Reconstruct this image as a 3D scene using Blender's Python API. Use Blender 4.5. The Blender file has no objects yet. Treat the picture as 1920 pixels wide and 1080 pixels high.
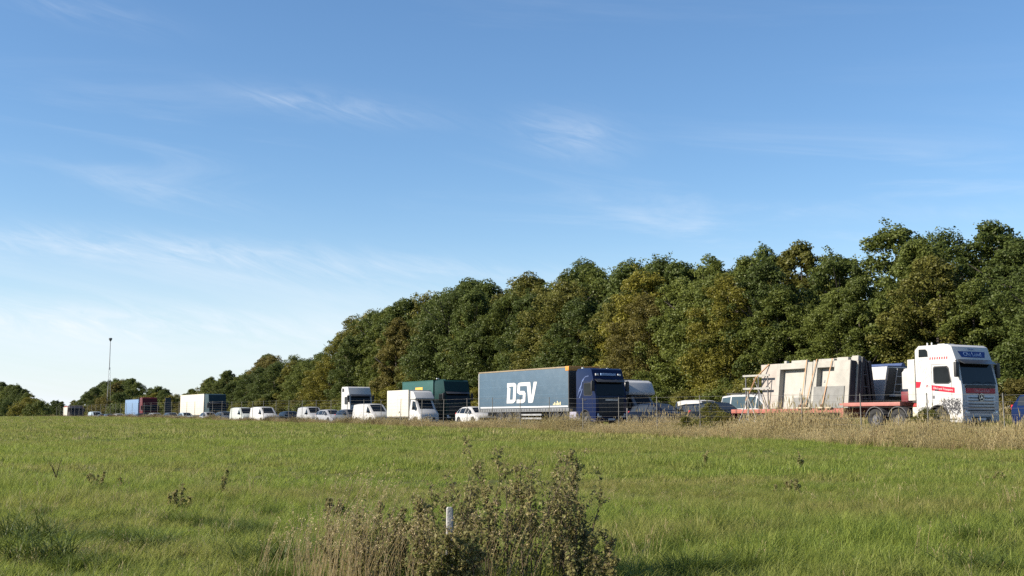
import bpy, bmesh, math, random
import numpy as np
from mathutils import Vector, Matrix

R = math.radians
random.seed(7)
SC = bpy.context.scene
COL = SC.collection

# ------------------------------------------------------------------ camera
cam_d = bpy.data.cameras.new('camera'); cam = bpy.data.objects.new('camera', cam_d); COL.objects.link(cam)
cam_d.sensor_width = 36; cam_d.lens = 41.25; cam_d.clip_start = 0.1; cam_d.clip_end = 6000
cam.location = (0, 0, 1.6); cam.rotation_euler = (R(90 + 6.406), 0, 0)
SC.camera = cam

# ------------------------------------------------------------------ world, sun, exposure
SUN_AZ = Vector((-0.962, -0.275)).normalized()
SUN_EL = R(31)
SUN_DIR = Vector((SUN_AZ.x * math.cos(SUN_EL), SUN_AZ.y * math.cos(SUN_EL), math.sin(SUN_EL)))
world = bpy.data.worlds.new('World'); SC.world = world; world.use_nodes = True
wt = world.node_tree; wt.nodes.clear()


class NT:
    """small helper that writes node graphs"""
    def __init__(s, tree): s.t = tree
    def n(s, typ, ins=None, **kw):
        nd = s.t.nodes.new(typ)
        for k, v in kw.items(): setattr(nd, k, v)
        for k, v in (ins or {}).items():
            sock = nd.inputs[k]
            if isinstance(v, bpy.types.NodeSocket): s.t.links.new(v, sock)
            else: sock.default_value = v
        return nd
    def m(s, op, a, b=0.0, c=0.0, clamp=False):
        nd = s.n('ShaderNodeMath', {0: a, 1: b, 2: c}, operation=op); nd.use_clamp = clamp
        return nd.outputs[0]
    def mix(s, f, a, b):
        nd = s.n('ShaderNodeMix', {0: f, 6: a, 7: b}, data_type='RGBA'); return nd.outputs[2]
    def ramp(s, x, lo, hi, a=0.0, b=1.0):
        nd = s.n('ShaderNodeMapRange', {0: x, 1: lo, 2: hi, 3: a, 4: b}, interpolation_type='SMOOTHSTEP'); return nd.outputs[0]
    def noise(s, vec, scale, detail=4, rough=.55, dist=0.0):
        nd = s.n('ShaderNodeTexNoise', {'Scale': scale, 'Detail': detail, 'Roughness': rough, 'Distortion': dist})
        if vec is not None: s.t.links.new(vec, nd.inputs['Vector'])
        return nd.outputs[0]


w = NT(wt)
sky = w.n('ShaderNodeTexSky', sky_type='NISHITA')
sky.sun_disc = False
sky.sun_elevation = SUN_EL
sky.sun_rotation = math.atan2(SUN_AZ.x, SUN_AZ.y)
sky.altitude = 0; sky.air_density = 1.0; sky.dust_density = 0.3; sky.ozone_density = 2.5
# thin cirrus laid over the whole sky, by direction
gen = w.n('ShaderNodeTexCoord').outputs['Generated']
sep = w.n('ShaderNodeSeparateXYZ', {0: gen})
dx, dy, dz = sep.outputs
az = w.m('ARCTAN2', dx, dy)
hor = w.m('SQRT', w.m('ADD', w.m('MULTIPLY', dx, dx), w.m('MULTIPLY', dy, dy)))
el = w.m('DIVIDE', dz, w.m('MAXIMUM', hor, 0.02))
elc = w.m('MAXIMUM', el, 0.0)
tilt = w.m('ADD', el, w.m('MULTIPLY', az, 0.10))
vec1 = w.n('ShaderNodeCombineXYZ', {0: w.m('MULTIPLY', az, 2.4), 1: w.m('MULTIPLY', tilt, 17.0), 2: 3.7}).outputs[0]
n1 = w.noise(vec1, 1.0, 9, .60, .9)
vec2 = w.n('ShaderNodeCombineXYZ', {0: w.m('MULTIPLY', az, 1.1), 1: w.m('MULTIPLY', tilt, 5.0), 2: 9.1}).outputs[0]
n2 = w.noise(vec2, 1.0, 3, .5, .3)
vec3 = w.n('ShaderNodeCombineXYZ', {0: w.m('MULTIPLY', az, 14.0), 1: w.m('MULTIPLY', w.m('ADD', el, w.m('MULTIPLY', az, 0.32)), 60.0), 2: 1.1}).outputs[0]
n3 = w.noise(vec3, 1.0, 7, .62, 1.4)
veil = w.m('MULTIPLY', w.ramp(n1, .48, .78), w.ramp(n2, .42, .62))
low = w.ramp(elc, .10, .30, .50, .05)
cirrus = w.m('MULTIPLY', veil, low)


def wisp(azc, elcn, sa, se, slope, k):
    a = w.m('SUBTRACT', az, azc)
    e = w.m('SUBTRACT', w.m('SUBTRACT', el, elcn), w.m('MULTIPLY', a, slope))
    a2 = w.m('DIVIDE', a, sa); e2 = w.m('DIVIDE', e, se)
    g = w.m('EXPONENT', w.m('MULTIPLY', w.m('ADD', w.m('MULTIPLY', a2, a2), w.m('MULTIPLY', e2, e2)), -1.0))
    return w.m('MULTIPLY', w.m('MULTIPLY', g, w.ramp(n3, .22, .88)), k * .72)


tot = w.m('MULTIPLY', cirrus, 1.05)
for args in [(-.145, .268, .085, .012, -.10, .34), (.052, .245, .042, .019, -.14, .50), (-.20, .272, .03, .006, -.1, .25),
             (-.31, .140, .22, .012, -.03, .55), (-.16, .120, .16, .014, -.12, .30), (-.36, .335, .06, .012, -.10, .22),
             (-.30, .190, .07, .010, -.14, .30), (.34, .168, .12, .008, -.06, .16), (-.34, .078, .20, .016, -.02, .75),
             (-.02, .125, .14, .008, -.05, .25)]:
    tot = w.m('ADD', tot, wisp(*args))
eb = w.m('DIVIDE', elc, .098)
bank = w.m('EXPONENT', w.m('MULTIPLY', w.m('MULTIPLY', eb, eb), -1.0))
bank = w.m('MULTIPLY', bank, w.m('ADD', .62, w.m('MULTIPLY', w.ramp(n1, .32, .66), .34)))
tot = w.m('MINIMUM', w.m('ADD', tot, bank), .92)
hs = w.n('ShaderNodeHueSaturation', {'Saturation': 1.09, 'Value': 1.0, 'Color': sky.outputs[0]})
tint = w.n('ShaderNodeMix', {0: 1.0, 6: hs.outputs[0], 7: (.88, .98, 1.06, 1)}, data_type='RGBA', blend_type='MULTIPLY').outputs[2]
skycol = w.mix(tot, tint, (5.9, 6.3, 6.8, 1))
bg = w.n('ShaderNodeBackground', {'Color': skycol, 'Strength': 0.076})
wo = w.n('ShaderNodeOutputWorld', {0: bg.outputs[0]})

sun_d = bpy.data.lights.new('sun', 'SUN'); sun_d.energy = 5.0; sun_d.angle = R(.53); sun_d.color = (1.0, .90, .76)
sun = bpy.data.objects.new('sun', sun_d); COL.objects.link(sun); sun.location = (-60, -30, 60)
sun.rotation_euler = (-SUN_DIR).to_track_quat('-Z', 'Y').to_euler()

SC.view_settings.view_transform = 'Standard'; SC.view_settings.look = 'None'
SC.view_settings.exposure = 1.05; SC.view_settings.gamma = 1.0; SC.view_settings.use_curve_mapping = False
SC.render.engine = 'CYCLES'
SC.cycles.use_denoising = False
SC.cycles.max_bounces = 6; SC.cycles.transparent_max_bounces = 4
SC.cycles.diffuse_bounces = 3; SC.cycles.glossy_bounces = 3; SC.cycles.transmission_bounces = 3

# ------------------------------------------------------------------ the place: road axes
NX, NY = .861, .509            # from the field across the road
DX, DY = .509, -.861           # direction of travel
ROAD_Z = 1.13
HEAD = math.atan2(DY, DX)


def P(n, t, z=0.0): return Vector((NX * n + DX * t, NY * n + DY * t, z))


def sstep(a, b, x):
    u = np.clip((np.asarray(x, float) - a) / (b - a), 0, 1); return u * u * (3 - 2 * u)


def lump(x, y):
    return (.030 * np.sin(x * .9 + 1.3) * np.sin(y * .75 + .4) + .022 * np.sin(x * 2.1 + y * 1.2) + .05 * np.sin(x * .23 + 2) * np.sin(y * .19)
            + .018 * np.sin(x * 3.3 - y * 2.6 + 1))


def ground_z(x, y):
    x = np.asarray(x, float); y = np.asarray(y, float)
    n = NX * x + NY * y; t = DX * x + DY * y
    f = .0116 * np.clip(y, -40, 150) + .004 * np.clip(y - 150, 0, 60) + lump(x, y)
    wv = sstep(38.9, 40.8, n)
    r = 1.10 + sstep(55, 66, n) * .5 + sstep(66, 120, n) * 1.0
    return f * (1 - wv) + r * wv


# ------------------------------------------------------------------ helpers
def srgb(r, g, b):
    f = lambda c: (c / 255 / 12.92) if c / 255 <= .04045 else ((c / 255 + .055) / 1.055) ** 2.4
    return (f(r), f(g), f(b))


MATS = {}


ALB = .78   # overall reflectance of paint, metal and concrete


def mat(name, col, rough=.5, metal=0.0, var=.12, vscale=3.0, coat=0.0, bump=0.0, dirt=0.0, dirtcol=(.09, .075, .055)):
    if name in MATS: return MATS[name]
    col = tuple(v * ALB for v in col)
    m = bpy.data.materials.new(name); m.use_nodes = True; t = m.node_tree; t.nodes.clear(); k = NT(t)
    obc = k.n('ShaderNodeTexCoord').outputs['Object']
    nz = k.noise(obc, vscale, 6, .6)
    c = k.mix(k.ramp(nz, .3, .7), tuple(v * (1 - var) for v in col) + (1,), tuple(min(1, v * (1 + var)) for v in col) + (1,))
    if dirt > 0:
        d = k.m('MULTIPLY', k.ramp(k.noise(obc, vscale * .6 + 1.3, 8, .65, .4), .42, .75), dirt)
        c = k.mix(d, c, dirtcol + (1,))
    b = k.n('ShaderNodeBsdfPrincipled', {'Base Color': c, 'Metallic': metal, 'Roughness': rough})
    if coat: b.inputs['Coat Weight'].default_value = coat; b.inputs['Coat Roughness'].default_value = .08
    if bump:
        bn = k.n('ShaderNodeBump', {'Strength': bump, 'Distance': .02, 'Height': k.noise(obc, vscale * 6, 6, .6)})
        t.links.new(bn.outputs[0], b.inputs['Normal'])
    k.n('ShaderNodeOutputMaterial', {0: b.outputs[0]})
    MATS[name] = m; return m


def leaf_mat(name, a, b, trans=.28, rough=.6, patch=None, patch_scale=.12, rnd=.35):
    """leaf or blade colour: a..b by leaf, shifted by plant, with wide patches across the ground"""
    if name in MATS: return MATS[name]
    m = bpy.data.materials.new(name); m.use_nodes = True; t = m.node_tree; t.nodes.clear(); k = NT(t)
    at = k.n('ShaderNodeAttribute', attribute_name='var').outputs['Fac']
    ob = k.n('ShaderNodeObjectInfo').outputs['Random']
    f = k.m('ADD', k.m('MULTIPLY', at, 1 - rnd), k.m('MULTIPLY', ob, rnd), clamp=True)
    c = k.mix(f, a + (1,), b + (1,))
    if patch:
        pos = k.n('ShaderNodeNewGeometry').outputs['Position']
        pn = k.noise(k.n('ShaderNodeMapping', {'Vector': pos, 'Scale': (.55, 1.5, 1.0)}).outputs[0], patch_scale, 6, .65, .5)
        c = k.mix(k.m('MULTIPLY', k.ramp(pn, .40, .66), .8), c, patch + (1,))
    bs = k.n('ShaderNodeBsdfPrincipled', {'Base Color': c, 'Roughness': rough})
    bs.inputs['Specular IOR Level'].default_value = .18
    tr = k.n('ShaderNodeBsdfTranslucent', {'Color': k.mix(.5, c, tuple(min(1, v * 1.5) for v in b) + (1,))})
    mx = k.n('ShaderNodeMixShader', {0: trans, 1: bs.outputs[0], 2: tr.outputs[0]})
    k.n('ShaderNodeOutputMaterial', {0: mx.outputs[0]})
    MATS[name] = m; return m


class MB:
    def __init__(s): s.v = []; s.f = []
    def add(s, vs, fs):
        o = len(s.v); s.v += [tuple(p) for p in vs]; s.f += [tuple(i + o for i in f) for f in fs]; return s
    def box(s, x0, x1, y0, y1, z0, z1):
        return s.add([(x0, y0, z0), (x1, y0, z0), (x1, y1, z0), (x0, y1, z0), (x0, y0, z1), (x1, y0, z1), (x1, y1, z1), (x0, y1, z1)],
                     [(0, 3, 2, 1), (4, 5, 6, 7), (0, 1, 5, 4), (1, 2, 6, 5), (2, 3, 7, 6), (3, 0, 4, 7)])
    def prism(s, poly, y0, y1):      # poly in x,z, extruded along y (y0 < y1), poly counter-clockwise seen from -y
        k = len(poly)
        return s.add([(p[0], y0, p[1]) for p in poly] + [(p[0], y1, p[1]) for p in poly],
                     [tuple(range(k)), tuple(range(2 * k - 1, k - 1, -1))] + [(i, i + k, (i + 1) % k + k, (i + 1) % k) for i in range(k)])
    def prism_x(s, poly, x0, x1):    # poly in y,z
        k = len(poly)
        return s.add([(x1, p[0], p[1]) for p in poly] + [(x0, p[0], p[1]) for p in poly],
                     [tuple(range(k)), tuple(range(2 * k - 1, k - 1, -1))] + [(i, i + k, (i + 1) % k + k, (i + 1) % k) for i in range(k)])
    def tube(s, pts, r, seg=6, caps=True):
        pts = [Vector(p) for p in pts]; k = len(pts)
        rr = r if isinstance(r, (list, tuple)) else [r] * k
        o = len(s.v); up = Vector((.31, .17, .93))
        for i, p in enumerate(pts):
            d = (pts[min(i + 1, k - 1)] - pts[max(i - 1, 0)]).normalized()
            a = d.cross(up)
            if a.length < 1e-3: a = d.cross(Vector((1, 0, 0)))
            a.normalize(); b = d.cross(a)
            for j in range(seg):
                th = 2 * math.pi * j / seg
                s.v.append(tuple(p + (a * math.cos(th) + b * math.sin(th)) * rr[i]))
        for i in range(k - 1):
            for j in range(seg):
                s.f.append((o + i * seg + j, o + i * seg + (j + 1) % seg, o + (i + 1) * seg + (j + 1) % seg, o + (i + 1) * seg + j))
        if caps:
            s.f.append(tuple(o + j for j in range(seg))[::-1]); s.f.append(tuple(o + (k - 1) * seg + j for j in range(seg)))
        return s
    def lathe_y(s, prof, seg=24, c=(0, 0, 0)):   # prof: (radius, y)
        o = len(s.v); k = len(prof)
        for i in range(seg):
            th = 2 * math.pi * i / seg
            for r, y in prof: s.v.append((c[0] + r * math.cos(th), c[1] + y, c[2] + r * math.sin(th)))
        for i in range(seg):
            for j in range(k - 1):
                a = o + i * k + j; b = o + ((i + 1) % seg) * k + j
                s.f.append((a, a + 1, b + 1, b))
        return s
    def mesh(s, name, smooth=None, bevel=0.0, seg=2):
        me = bpy.data.meshes.new(name); me.from_pydata(s.v, [], s.f); me.update()
        bm = bmesh.new(); bm.from_mesh(me)
        bmesh.ops.recalc_face_normals(bm, faces=bm.faces)
        if bevel > 0:
            ed = [e for e in bm.edges if len(e.link_faces) == 2 and e.calc_face_angle(0) > R(25)]
            bmesh.ops.bevel(bm, geom=ed, offset=bevel, segments=seg, affect='EDGES', clamp_overlap=True, profile=.6)
        bm.to_mesh(me); bm.free()
        if smooth is None and bevel > 0: smooth = 40
        if smooth:
            me.polygons.foreach_set('use_smooth', [True] * len(me.polygons)); me.set_sharp_from_angle(angle=R(smooth))
        return me
    def build(s, name, m, parent=None, smooth=None, bevel=0.0, seg=2):
        me = s.mesh(name, smooth, bevel, seg); me.materials.append(m)
        return link(name, me, parent)


def link(name, me, parent=None):
    o = bpy.data.objects.new(name, me); COL.objects.link(o)
    if parent is not None: o.parent = parent
    return o


def tag(o, label, cat=None, group=None, kind=None):
    o['label'] = label
    if cat: o['category'] = cat
    if group: o['group'] = group
    if kind: o['kind'] = kind
    return o


def thing(name, label, cat, loc=(0, 0, 0), rz=0.0, group=None):
    o = bpy.data.objects.new(name, None); COL.objects.link(o); o.empty_display_size = .3
    o.location = loc; o.rotation_euler = (0, 0, rz)
    return tag(o, label, cat, group)


def struct(o): o['kind'] = 'structure'; return o


def np_mesh(name, V, F, m, var=None, smooth=False):
    """V (n,3), F (k,3|4) numpy -> mesh with a per-face 'var' attribute"""
    me = bpy.data.meshes.new(name)
    V = np.ascontiguousarray(V, dtype=np.float32); F = np.ascontiguousarray(F, dtype=np.int32); k = F.shape[1]
    me.vertices.add(len(V)); me.vertices.foreach_set('co', V.ravel())
    me.loops.add(F.size); me.loops.foreach_set('vertex_index', F.ravel())
    me.polygons.add(len(F)); me.polygons.foreach_set('loop_start', np.arange(0, F.size, k, dtype=np.int32))
    if smooth: me.polygons.foreach_set('use_smooth', np.ones(len(F), dtype=bool))
    if var is not None:
        a = me.attributes.new('var', 'FLOAT', 'FACE'); a.data.foreach_set('value', np.ascontiguousarray(var, dtype=np.float32))
    me.update(calc_edges=True); me.validate()
    if m is not None: me.materials.append(m)
    return me


def text_mesh(body, size, name='lettering', bold=0.0, xscale=1.0):
    cu = bpy.data.curves.new(name, 'FONT'); cu.body = body; cu.size = size; cu.align_x = 'CENTER'; cu.align_y = 'CENTER'
    cu.extrude = .002; cu.offset = bold
    ob = bpy.data.objects.new(name, cu); COL.objects.link(ob)
    dg = bpy.context.evaluated_depsgraph_get(); ev = ob.evaluated_get(dg)
    me = bpy.data.meshes.new_from_object(ev); bpy.data.objects.remove(ob); bpy.data.curves.remove(cu)
    me.materials.clear()
    if xscale != 1.0: me.transform(Matrix.Diagonal((xscale, 1, 1, 1)))
    return me


def place_text(body, size, m, parent, origin, xdir, ydir, **kw):
    me = text_mesh(body, size, **kw); me.materials.append(m)
    x = Vector(xdir).normalized(); y = Vector(ydir).normalized(); z = x.cross(y)
    M = Matrix((x, y, z)).transposed().to_4x4(); M.translation = Vector(origin)
    me.transform(M)
    return link('lettering', me, parent)


#@@GROUND
# ------------------------------------------------------------------ ground
def axis(pts):
    out = []
    for (a, b, s) in pts: out += list(np.arange(a, b, s))
    out.append(pts[-1][1]); return np.array(out)


gn = axis([(-2500, -200, 400), (-200, -40, 20), (-40, -6, 3), (-6, 36, .5), (36, 43, .35), (43, 70, 1.5), (70, 200, 12), (200, 3000, 350)])
gt = axis([(-4000, -700, 300), (-700, -250, 20), (-250, -90, 3), (-90, -40, 1.0), (-40, 6, .5), (6, 60, 4), (60, 300, 40), (300, 3000, 400)])
GN_, GT_ = np.meshgrid(gn, gt, indexing='ij')
gx = NX * GN_ + DX * GT_; gy = NY * GN_ + DY * GT_; gz = ground_z(gx, gy)
V = np.stack([gx.ravel(), gy.ravel(), gz.ravel()], 1)
a, b = len(gn), len(gt)
ii, jj = np.meshgrid(np.arange(a - 1), np.arange(b - 1), indexing='ij'); q = (ii * b + jj).ravel()
Fq = np.stack([q, q + 1, q + b + 1, q + b], 1)[:, ::-1]


def ground_material():
    m = bpy.data.materials.new('meadow_soil'); m.use_nodes = True; t = m.node_tree; t.nodes.clear(); k = NT(t)
    pos = k.n('ShaderNodeNewGeometry').outputs['Position']
    c = k.mix(k.ramp(k.noise(pos, .35, 8, .65), .35, .65), (.050, .075, .016, 1), (.095, .105, .028, 1))
    c = k.mix(k.m('MULTIPLY', k.ramp(k.noise(pos, .06, 4, .6), .45, .7), .6), c, (.12, .105, .04, 1))
    c = k.mix(k.m('MULTIPLY', k.ramp(k.noise(pos, 6.0, 6, .7), .4, .62), .5), c, (.045, .036, .020, 1))
    bn = k.n('ShaderNodeBump', {'Strength': .9, 'Distance': .08, 'Height': k.noise(pos, 5.0, 8, .7)})
    bs = k.n('ShaderNodeBsdfPrincipled', {'Base Color': c, 'Roughness': .9, 'Normal': bn.outputs[0]})
    bs.inputs['Specular IOR Level'].default_value = .1
    k.n('ShaderNodeOutputMaterial', {0: bs.outputs[0]}); return m


ground = struct(link('ground', np_mesh('ground', V, Fq, ground_material(), smooth=True)))

asphalt = mat('asphalt', (.055, .055, .056), .85, var=.25, vscale=.8, bump=.3)
white_line = mat('road_paint', (.72, .72, .70), .6, dirt=.3)


def strip(name, n0, n1, t0, t1, z, m, parent=None, step=20.0):
    ts = np.arange(t0, t1 + 1e-6, step) if t1 - t0 > step else np.array([t0, t1])
    mb = MB(); vs = []
    for t in ts: vs += [P(n0, t, z), P(n1, t, z)]
    mb.add(vs, [(2 * i, 2 * i + 1, 2 * i + 3, 2 * i + 2) for i in range(len(ts) - 1)])
    return mb.build(name, m, parent)


road = struct(strip('road', 40.9, 55.2, -900, 100, ROAD_Z, asphalt))
strip('edge_line', 43.05, 43.25, -900, 100, ROAD_Z + .004, white_line, road)
strip('edge_line', 54.1, 54.3, -900, 100, ROAD_Z + .004, white_line, road)
dash = strip('lane_dash', 0, .14, 0, 5, 0, white_line, road)
dash_me = dash.data; bpy.data.objects.remove(dash)
for nn in (46.9, 50.5):
    for kk in range(26):
        o = link('lane_dash', dash_me, road); o.location = P(nn, -260 + kk * 12.5, ROAD_Z + .004)

#@@FOLIAGE
# ------------------------------------------------------------------ foliage
def rand_unit(rng, k):
    v = rng.normal(size=(k, 3)); return v / np.linalg.norm(v, axis=1)[:, None]


def leaf_quads(rng, C, Nn, size, fold=.25):
    """kite-shaped leaves at C facing Nn"""
    k = len(C)
    ref = rand_unit(rng, k)
    u = np.cross(Nn, ref); u /= np.linalg.norm(u, axis=1)[:, None] + 1e-9
    v = np.cross(Nn, u)
    s = size[:, None]
    p0 = C - u * s * .55
    p1 = C + v * s * .36 + Nn * s * fold * .4
    p2 = C + u * s * .60
    p3 = C - v * s * .36 + Nn * s * fold * .4
    V = np.stack([p0, p1, p2, p3], 1).reshape(-1, 3)
    F = np.arange(4 * k).reshape(k, 4)
    return V, F


def crown_mesh(name, seed, H, W, base, leaves, m, lobes=46, leaf=(.20, .36), shape=1.0, ragged=1.0, lsz=1.0):
    rng = np.random.default_rng(seed)
    Cs, Ns, Ss, Vs = [], [], [], []
    per = []
    for i in range(lobes):
        h = rng.uniform(0, 1) ** .85
        prof = (np.sin(np.pi * (0.16 + .80 * h ** (1.05 * shape)))) ** .75
        ang = rng.uniform(0, 2 * np.pi)
        rad = W / 2 * prof * rng.uniform(.30, 1.0)
        z = base + (H - base) * (0.05 + .88 * h)
        lr = rng.uniform(.65, 1.6) * lsz * (W / 8.0) * (1.1 - .45 * h)
        per.append((rad * np.cos(ang), rad * np.sin(ang), z, lr, rng.uniform(0, 1)))
    per.append((rng.uniform(-.4, .4), rng.uniform(-.4, .4), H - .9, .85 * W / 8, .5))
    tot = sum(p[3] ** 2 for p in per)
    for (x, y, z, lr, lv) in per:
        k = max(20, int(leaves * lr ** 2 / tot))
        d = rand_unit(rng, k)
        d[:, 2] = np.where(rng.uniform(size=k) < .45, np.abs(d[:, 2]), d[:, 2])
        # sub-clumps give the lobe a broken surface
        nc = max(5, int(lr * 9)); cd = rand_unit(rng, nc)
        dot = d @ cd.T; best = dot.max(1)
        rr = lr * (.70 + .34 * sstep(.55, 1.0, best)) * (1 + .10 * rng.normal(size=k) * ragged)
        inner = rng.uniform(size=k) < .12
        rr = np.where(inner, rr * rng.uniform(.3, .9, size=k), rr)
        pos = np.array([x, y, z]) + d * rr[:, None] * np.array([1, 1, .88])
        nn = d * .75 + rand_unit(rng, k) * .75 + np.array([0, 0, .25]); nn /= np.linalg.norm(nn, axis=1)[:, None]
        Cs.append(pos); Ns.append(nn); Ss.append(rng.uniform(leaf[0], leaf[1], size=k))
        Vs.append(np.clip(.30 * lv + .45 * rng.uniform(size=k) + .25 * sstep(.5, 1, best), 0, 1))
    # sprigs that break the outline
    for i in range(int(60 * ragged)):
        x, y, z, lr, lv = per[rng.integers(len(per))]
        d = rand_unit(rng, 1)[0]; d[2] = abs(d[2]) + .3; d /= np.linalg.norm(d)
        k = 26; tt = rng.uniform(.85, 1.55, size=k)
        pos = np.array([x, y, z]) + d * (lr * tt)[:, None] + rng.normal(size=(k, 3)) * .13
        Cs.append(pos); Ns.append(rand_unit(rng, k)); Ss.append(rng.uniform(leaf[0], leaf[1] * .9, size=k)); Vs.append(rng.uniform(size=k))
    C = np.concatenate(Cs); Nn = np.concatenate(Ns); S = np.concatenate(Ss); A = np.concatenate(Vs)
    keep = C[:, 2] > .1
    V, F = leaf_quads(rng, C[keep], Nn[keep], S[keep])
    return np_mesh(name, V, F, m, A[keep])


bark = mat('bark', (.085, .070, .055), .9, var=.35, vscale=4, bump=.6)


def trunk_mesh(name, seed, H, r0):
    rng = random.Random(seed); mb = MB()
    pts = [(0, 0, -.3)]; x = y = 0
    for i in range(1, 7):
        x += rng.uniform(-.15, .15); y += rng.uniform(-.15, .15); pts.append((x, y, H * .85 * i / 6))
    mb.tube(pts, [r0 * (1 - .14 * i) for i in range(7)], 8)
    for j in range(9):
        i = rng.randint(1, 5); p = Vector(pts[i]); a = rng.uniform(0, 6.28); L = rng.uniform(.10, .22) * H
        q1 = p + Vector((math.cos(a) * L * .5, math.sin(a) * L * .5, L * .35)); q2 = p + Vector((math.cos(a) * L, math.sin(a) * L, L * .8))
        mb.tube([p, q1, q2], [r0 * .42, r0 * .28, r0 * .1], 6)
    me = mb.mesh(name, smooth=60); me.materials.append(bark); return me


TINTS = {
    'dark green': leaf_mat('leaf_dark_green', (.026, .040, .010), (.098, .124, .028), .26, rough=.5),
    'mid green': leaf_mat('leaf_mid_green', (.034, .050, .011), (.138, .160, .033), .28, rough=.5),
    'olive green': leaf_mat('leaf_olive', (.046, .052, .012), (.180, .172, .036), .28, rough=.5),
    'yellowing green': leaf_mat('leaf_yellow_green', (.085, .085, .014), (.21, .19, .03), .28, rough=.5),
    'brown-tinged': leaf_mat('leaf_brown', (.048, .045, .012), (.165, .142, .034), .26, rough=.55),
}
CROWNS = []
for i in range(9):
    Wd = [8.0, 7.2, 8.8, 7.6, 9.2, 6.8, 8.4, 7.4, 8.0][i]
    CROWNS.append((crown_mesh('crown', 100 + i, 14.0, Wd, .9, 38000, TINTS['mid green'], lobes=170, leaf=(.115, .225), lsz=.66, shape=[1, .8, 1.2, 1, .9, 1.1, 1, .85, 1.1][i]),
                   trunk_mesh('trunk', 200 + i, 14.0, .22)))
SHRUBS = [crown_mesh('foliage', 300 + i, 3.2, 3.6, .1, 9500, TINTS['mid green'], lobes=34, leaf=(.07, .13)) for i in range(4)]
SHRUB_ST = [trunk_mesh('stem', 320 + i, 2.2, .05) for i in range(2)]

FPX = 2213.8
SKYLINE = [(-300, 700), (-100, 705), (20, 716), (60, 738), (72, 752), (112, 752), (130, 752), (150, 746), (175, 726), (200, 716), (230, 711), (255, 716), (275, 731),
           (300, 724), (325, 736), (335, 745), (350, 738), (380, 716), (410, 697), (440, 700), (455, 714), (470, 690), (500, 670), (540, 667), (570, 674),
           (600, 665), (630, 640), (650, 610), (665, 597), (700, 591), (716, 596), (730, 580), (755, 571), (780, 576), (800, 560), (825, 558), (850, 541),
           (880, 535), (910, 525), (950, 521), (1000, 525), (1016, 546), (1040, 530), (1060, 512), (1090, 498), (1130, 503), (1160, 520), (1190, 500),
           (1250, 493), (1290, 506), (1310, 492), (1380, 487), (1400, 501), (1420, 488), (1450, 470), (1490, 459), (1530, 465), (1560, 491), (1600, 470),
           (1640, 455), (1690, 430), (1720, 450), (1740, 440), (1780, 445), (1830, 446), (1870, 421), (1905, 440), (1920, 455), (2100, 430), (2400, 420)]
SKX = [s[0] for s in SKYLINE]; SKY_ = [s[1] for s in SKYLINE]


def wood_height(n, t):
    """height of the wood along the road (a survey of its edge, one value per bearing)"""
    p = P(n, t); bx = 960 + FPX * p.x / p.y
    y = float(np.interp(bx, SKX, SKY_)); return bx, 1.6 + (787 - y) / FPX * p.y * 1.012


REG = [(1700, 'behind the white-cabbed lorry'), (1400, 'behind the concrete panels'), (1235, 'behind the white minibus'),
       (1060, 'behind the navy lorry cab'), (890, 'behind the blue trailer'), (735, 'behind the green lorry'), (540, 'behind the white tractor unit'),
       (335, 'behind the white box trailer'), (225, 'behind the light blue trailer'), (95, 'beside the tall mast'), (-9999, 'at the far left')]


def region(bx):
    for a, s in REG:
        if bx >= a: return s


rngT = random.Random(31)


TREES = []


def put_tree(n, t, hscale, row, tint=None):
    bx, top = wood_height(n, t)
    if bx < -70 or bx > 2010: return
    p = P(n, t); gzv = float(ground_z(p.x, p.y))
    H = max(2.2, (top - gzv) * hscale)
    cm, tm = CROWNS[rngT.randrange(len(CROWNS))]
    s = H / 14.0
    wx = rngT.uniform(.98, 1.24) * (1.0 if s > .7 else 1.15)
    if tint is None: tint = rngT.choices(list(TINTS), [40, 38, 14, 7, 1])[0]
    size = 'tall' if H > 14.5 else ('middling' if H > 10 else 'low')
    o = thing('broadleaf_tree', '%s %s tree %s %s' % (size, tint, 'at the wood edge' if row == 1 else 'deep in the wood', region(bx)), 'tree',
              (p.x, p.y, gzv), rngT.uniform(0, 6.28), 'trees of the roadside wood')
    o.scale = (s * wx, s * wx, s); TREES.append((bx, o))
    link('trunk', tm, o)
    c = link('crown', cm, o); c.material_slots[0].link = 'OBJECT'; c.material_slots[0].material = TINTS[tint]


t = -40.0
while t > -330:
    put_tree(67 + rngT.uniform(-2.2, 1.8), t, rngT.uniform(.72, 1.0), 1)
    t -= rngT.uniform(2.3, 3.7) * (1 + max(0, -t - 110) / 200)
t = -43.0
while t > -400:
    put_tree(74 + rngT.uniform(-1.5, 2.0), t, rngT.uniform(1.0, 1.07), 2, rngT.choices(['dark green', 'mid green', 'olive green', 'brown-tinged'], [6, 6, 2, .2])[0])
    t -= rngT.uniform(2.6, 3.8) * (1 + max(0, -t - 110) / 200)
t = -330
while t > -640:
    put_tree(66 + rngT.uniform(-2, 2), t, rngT.uniform(.85, 1.05), 1)
    t -= rngT.uniform(5.5, 10)


SHRUB_LIST = []


def put_shrub(n, t, H, tint, label, wid=1.0, group='shrubs along the road', z=None):
    p = P(n, t); gzv = float(ground_z(p.x, p.y))
    o = thing('shrub', label, 'shrub', (p.x, p.y, gzv), rngT.uniform(0, 6.28), group)
    s = H / 3.3; o.scale = (s * wid, s * wid, s)
    c = link('foliage', SHRUBS[rngT.randrange(4)], o); c.material_slots[0].link = 'OBJECT'; c.material_slots[0].material = TINTS[tint]
    link('stem', SHRUB_ST[rngT.randrange(2)], o)
    return o


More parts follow.
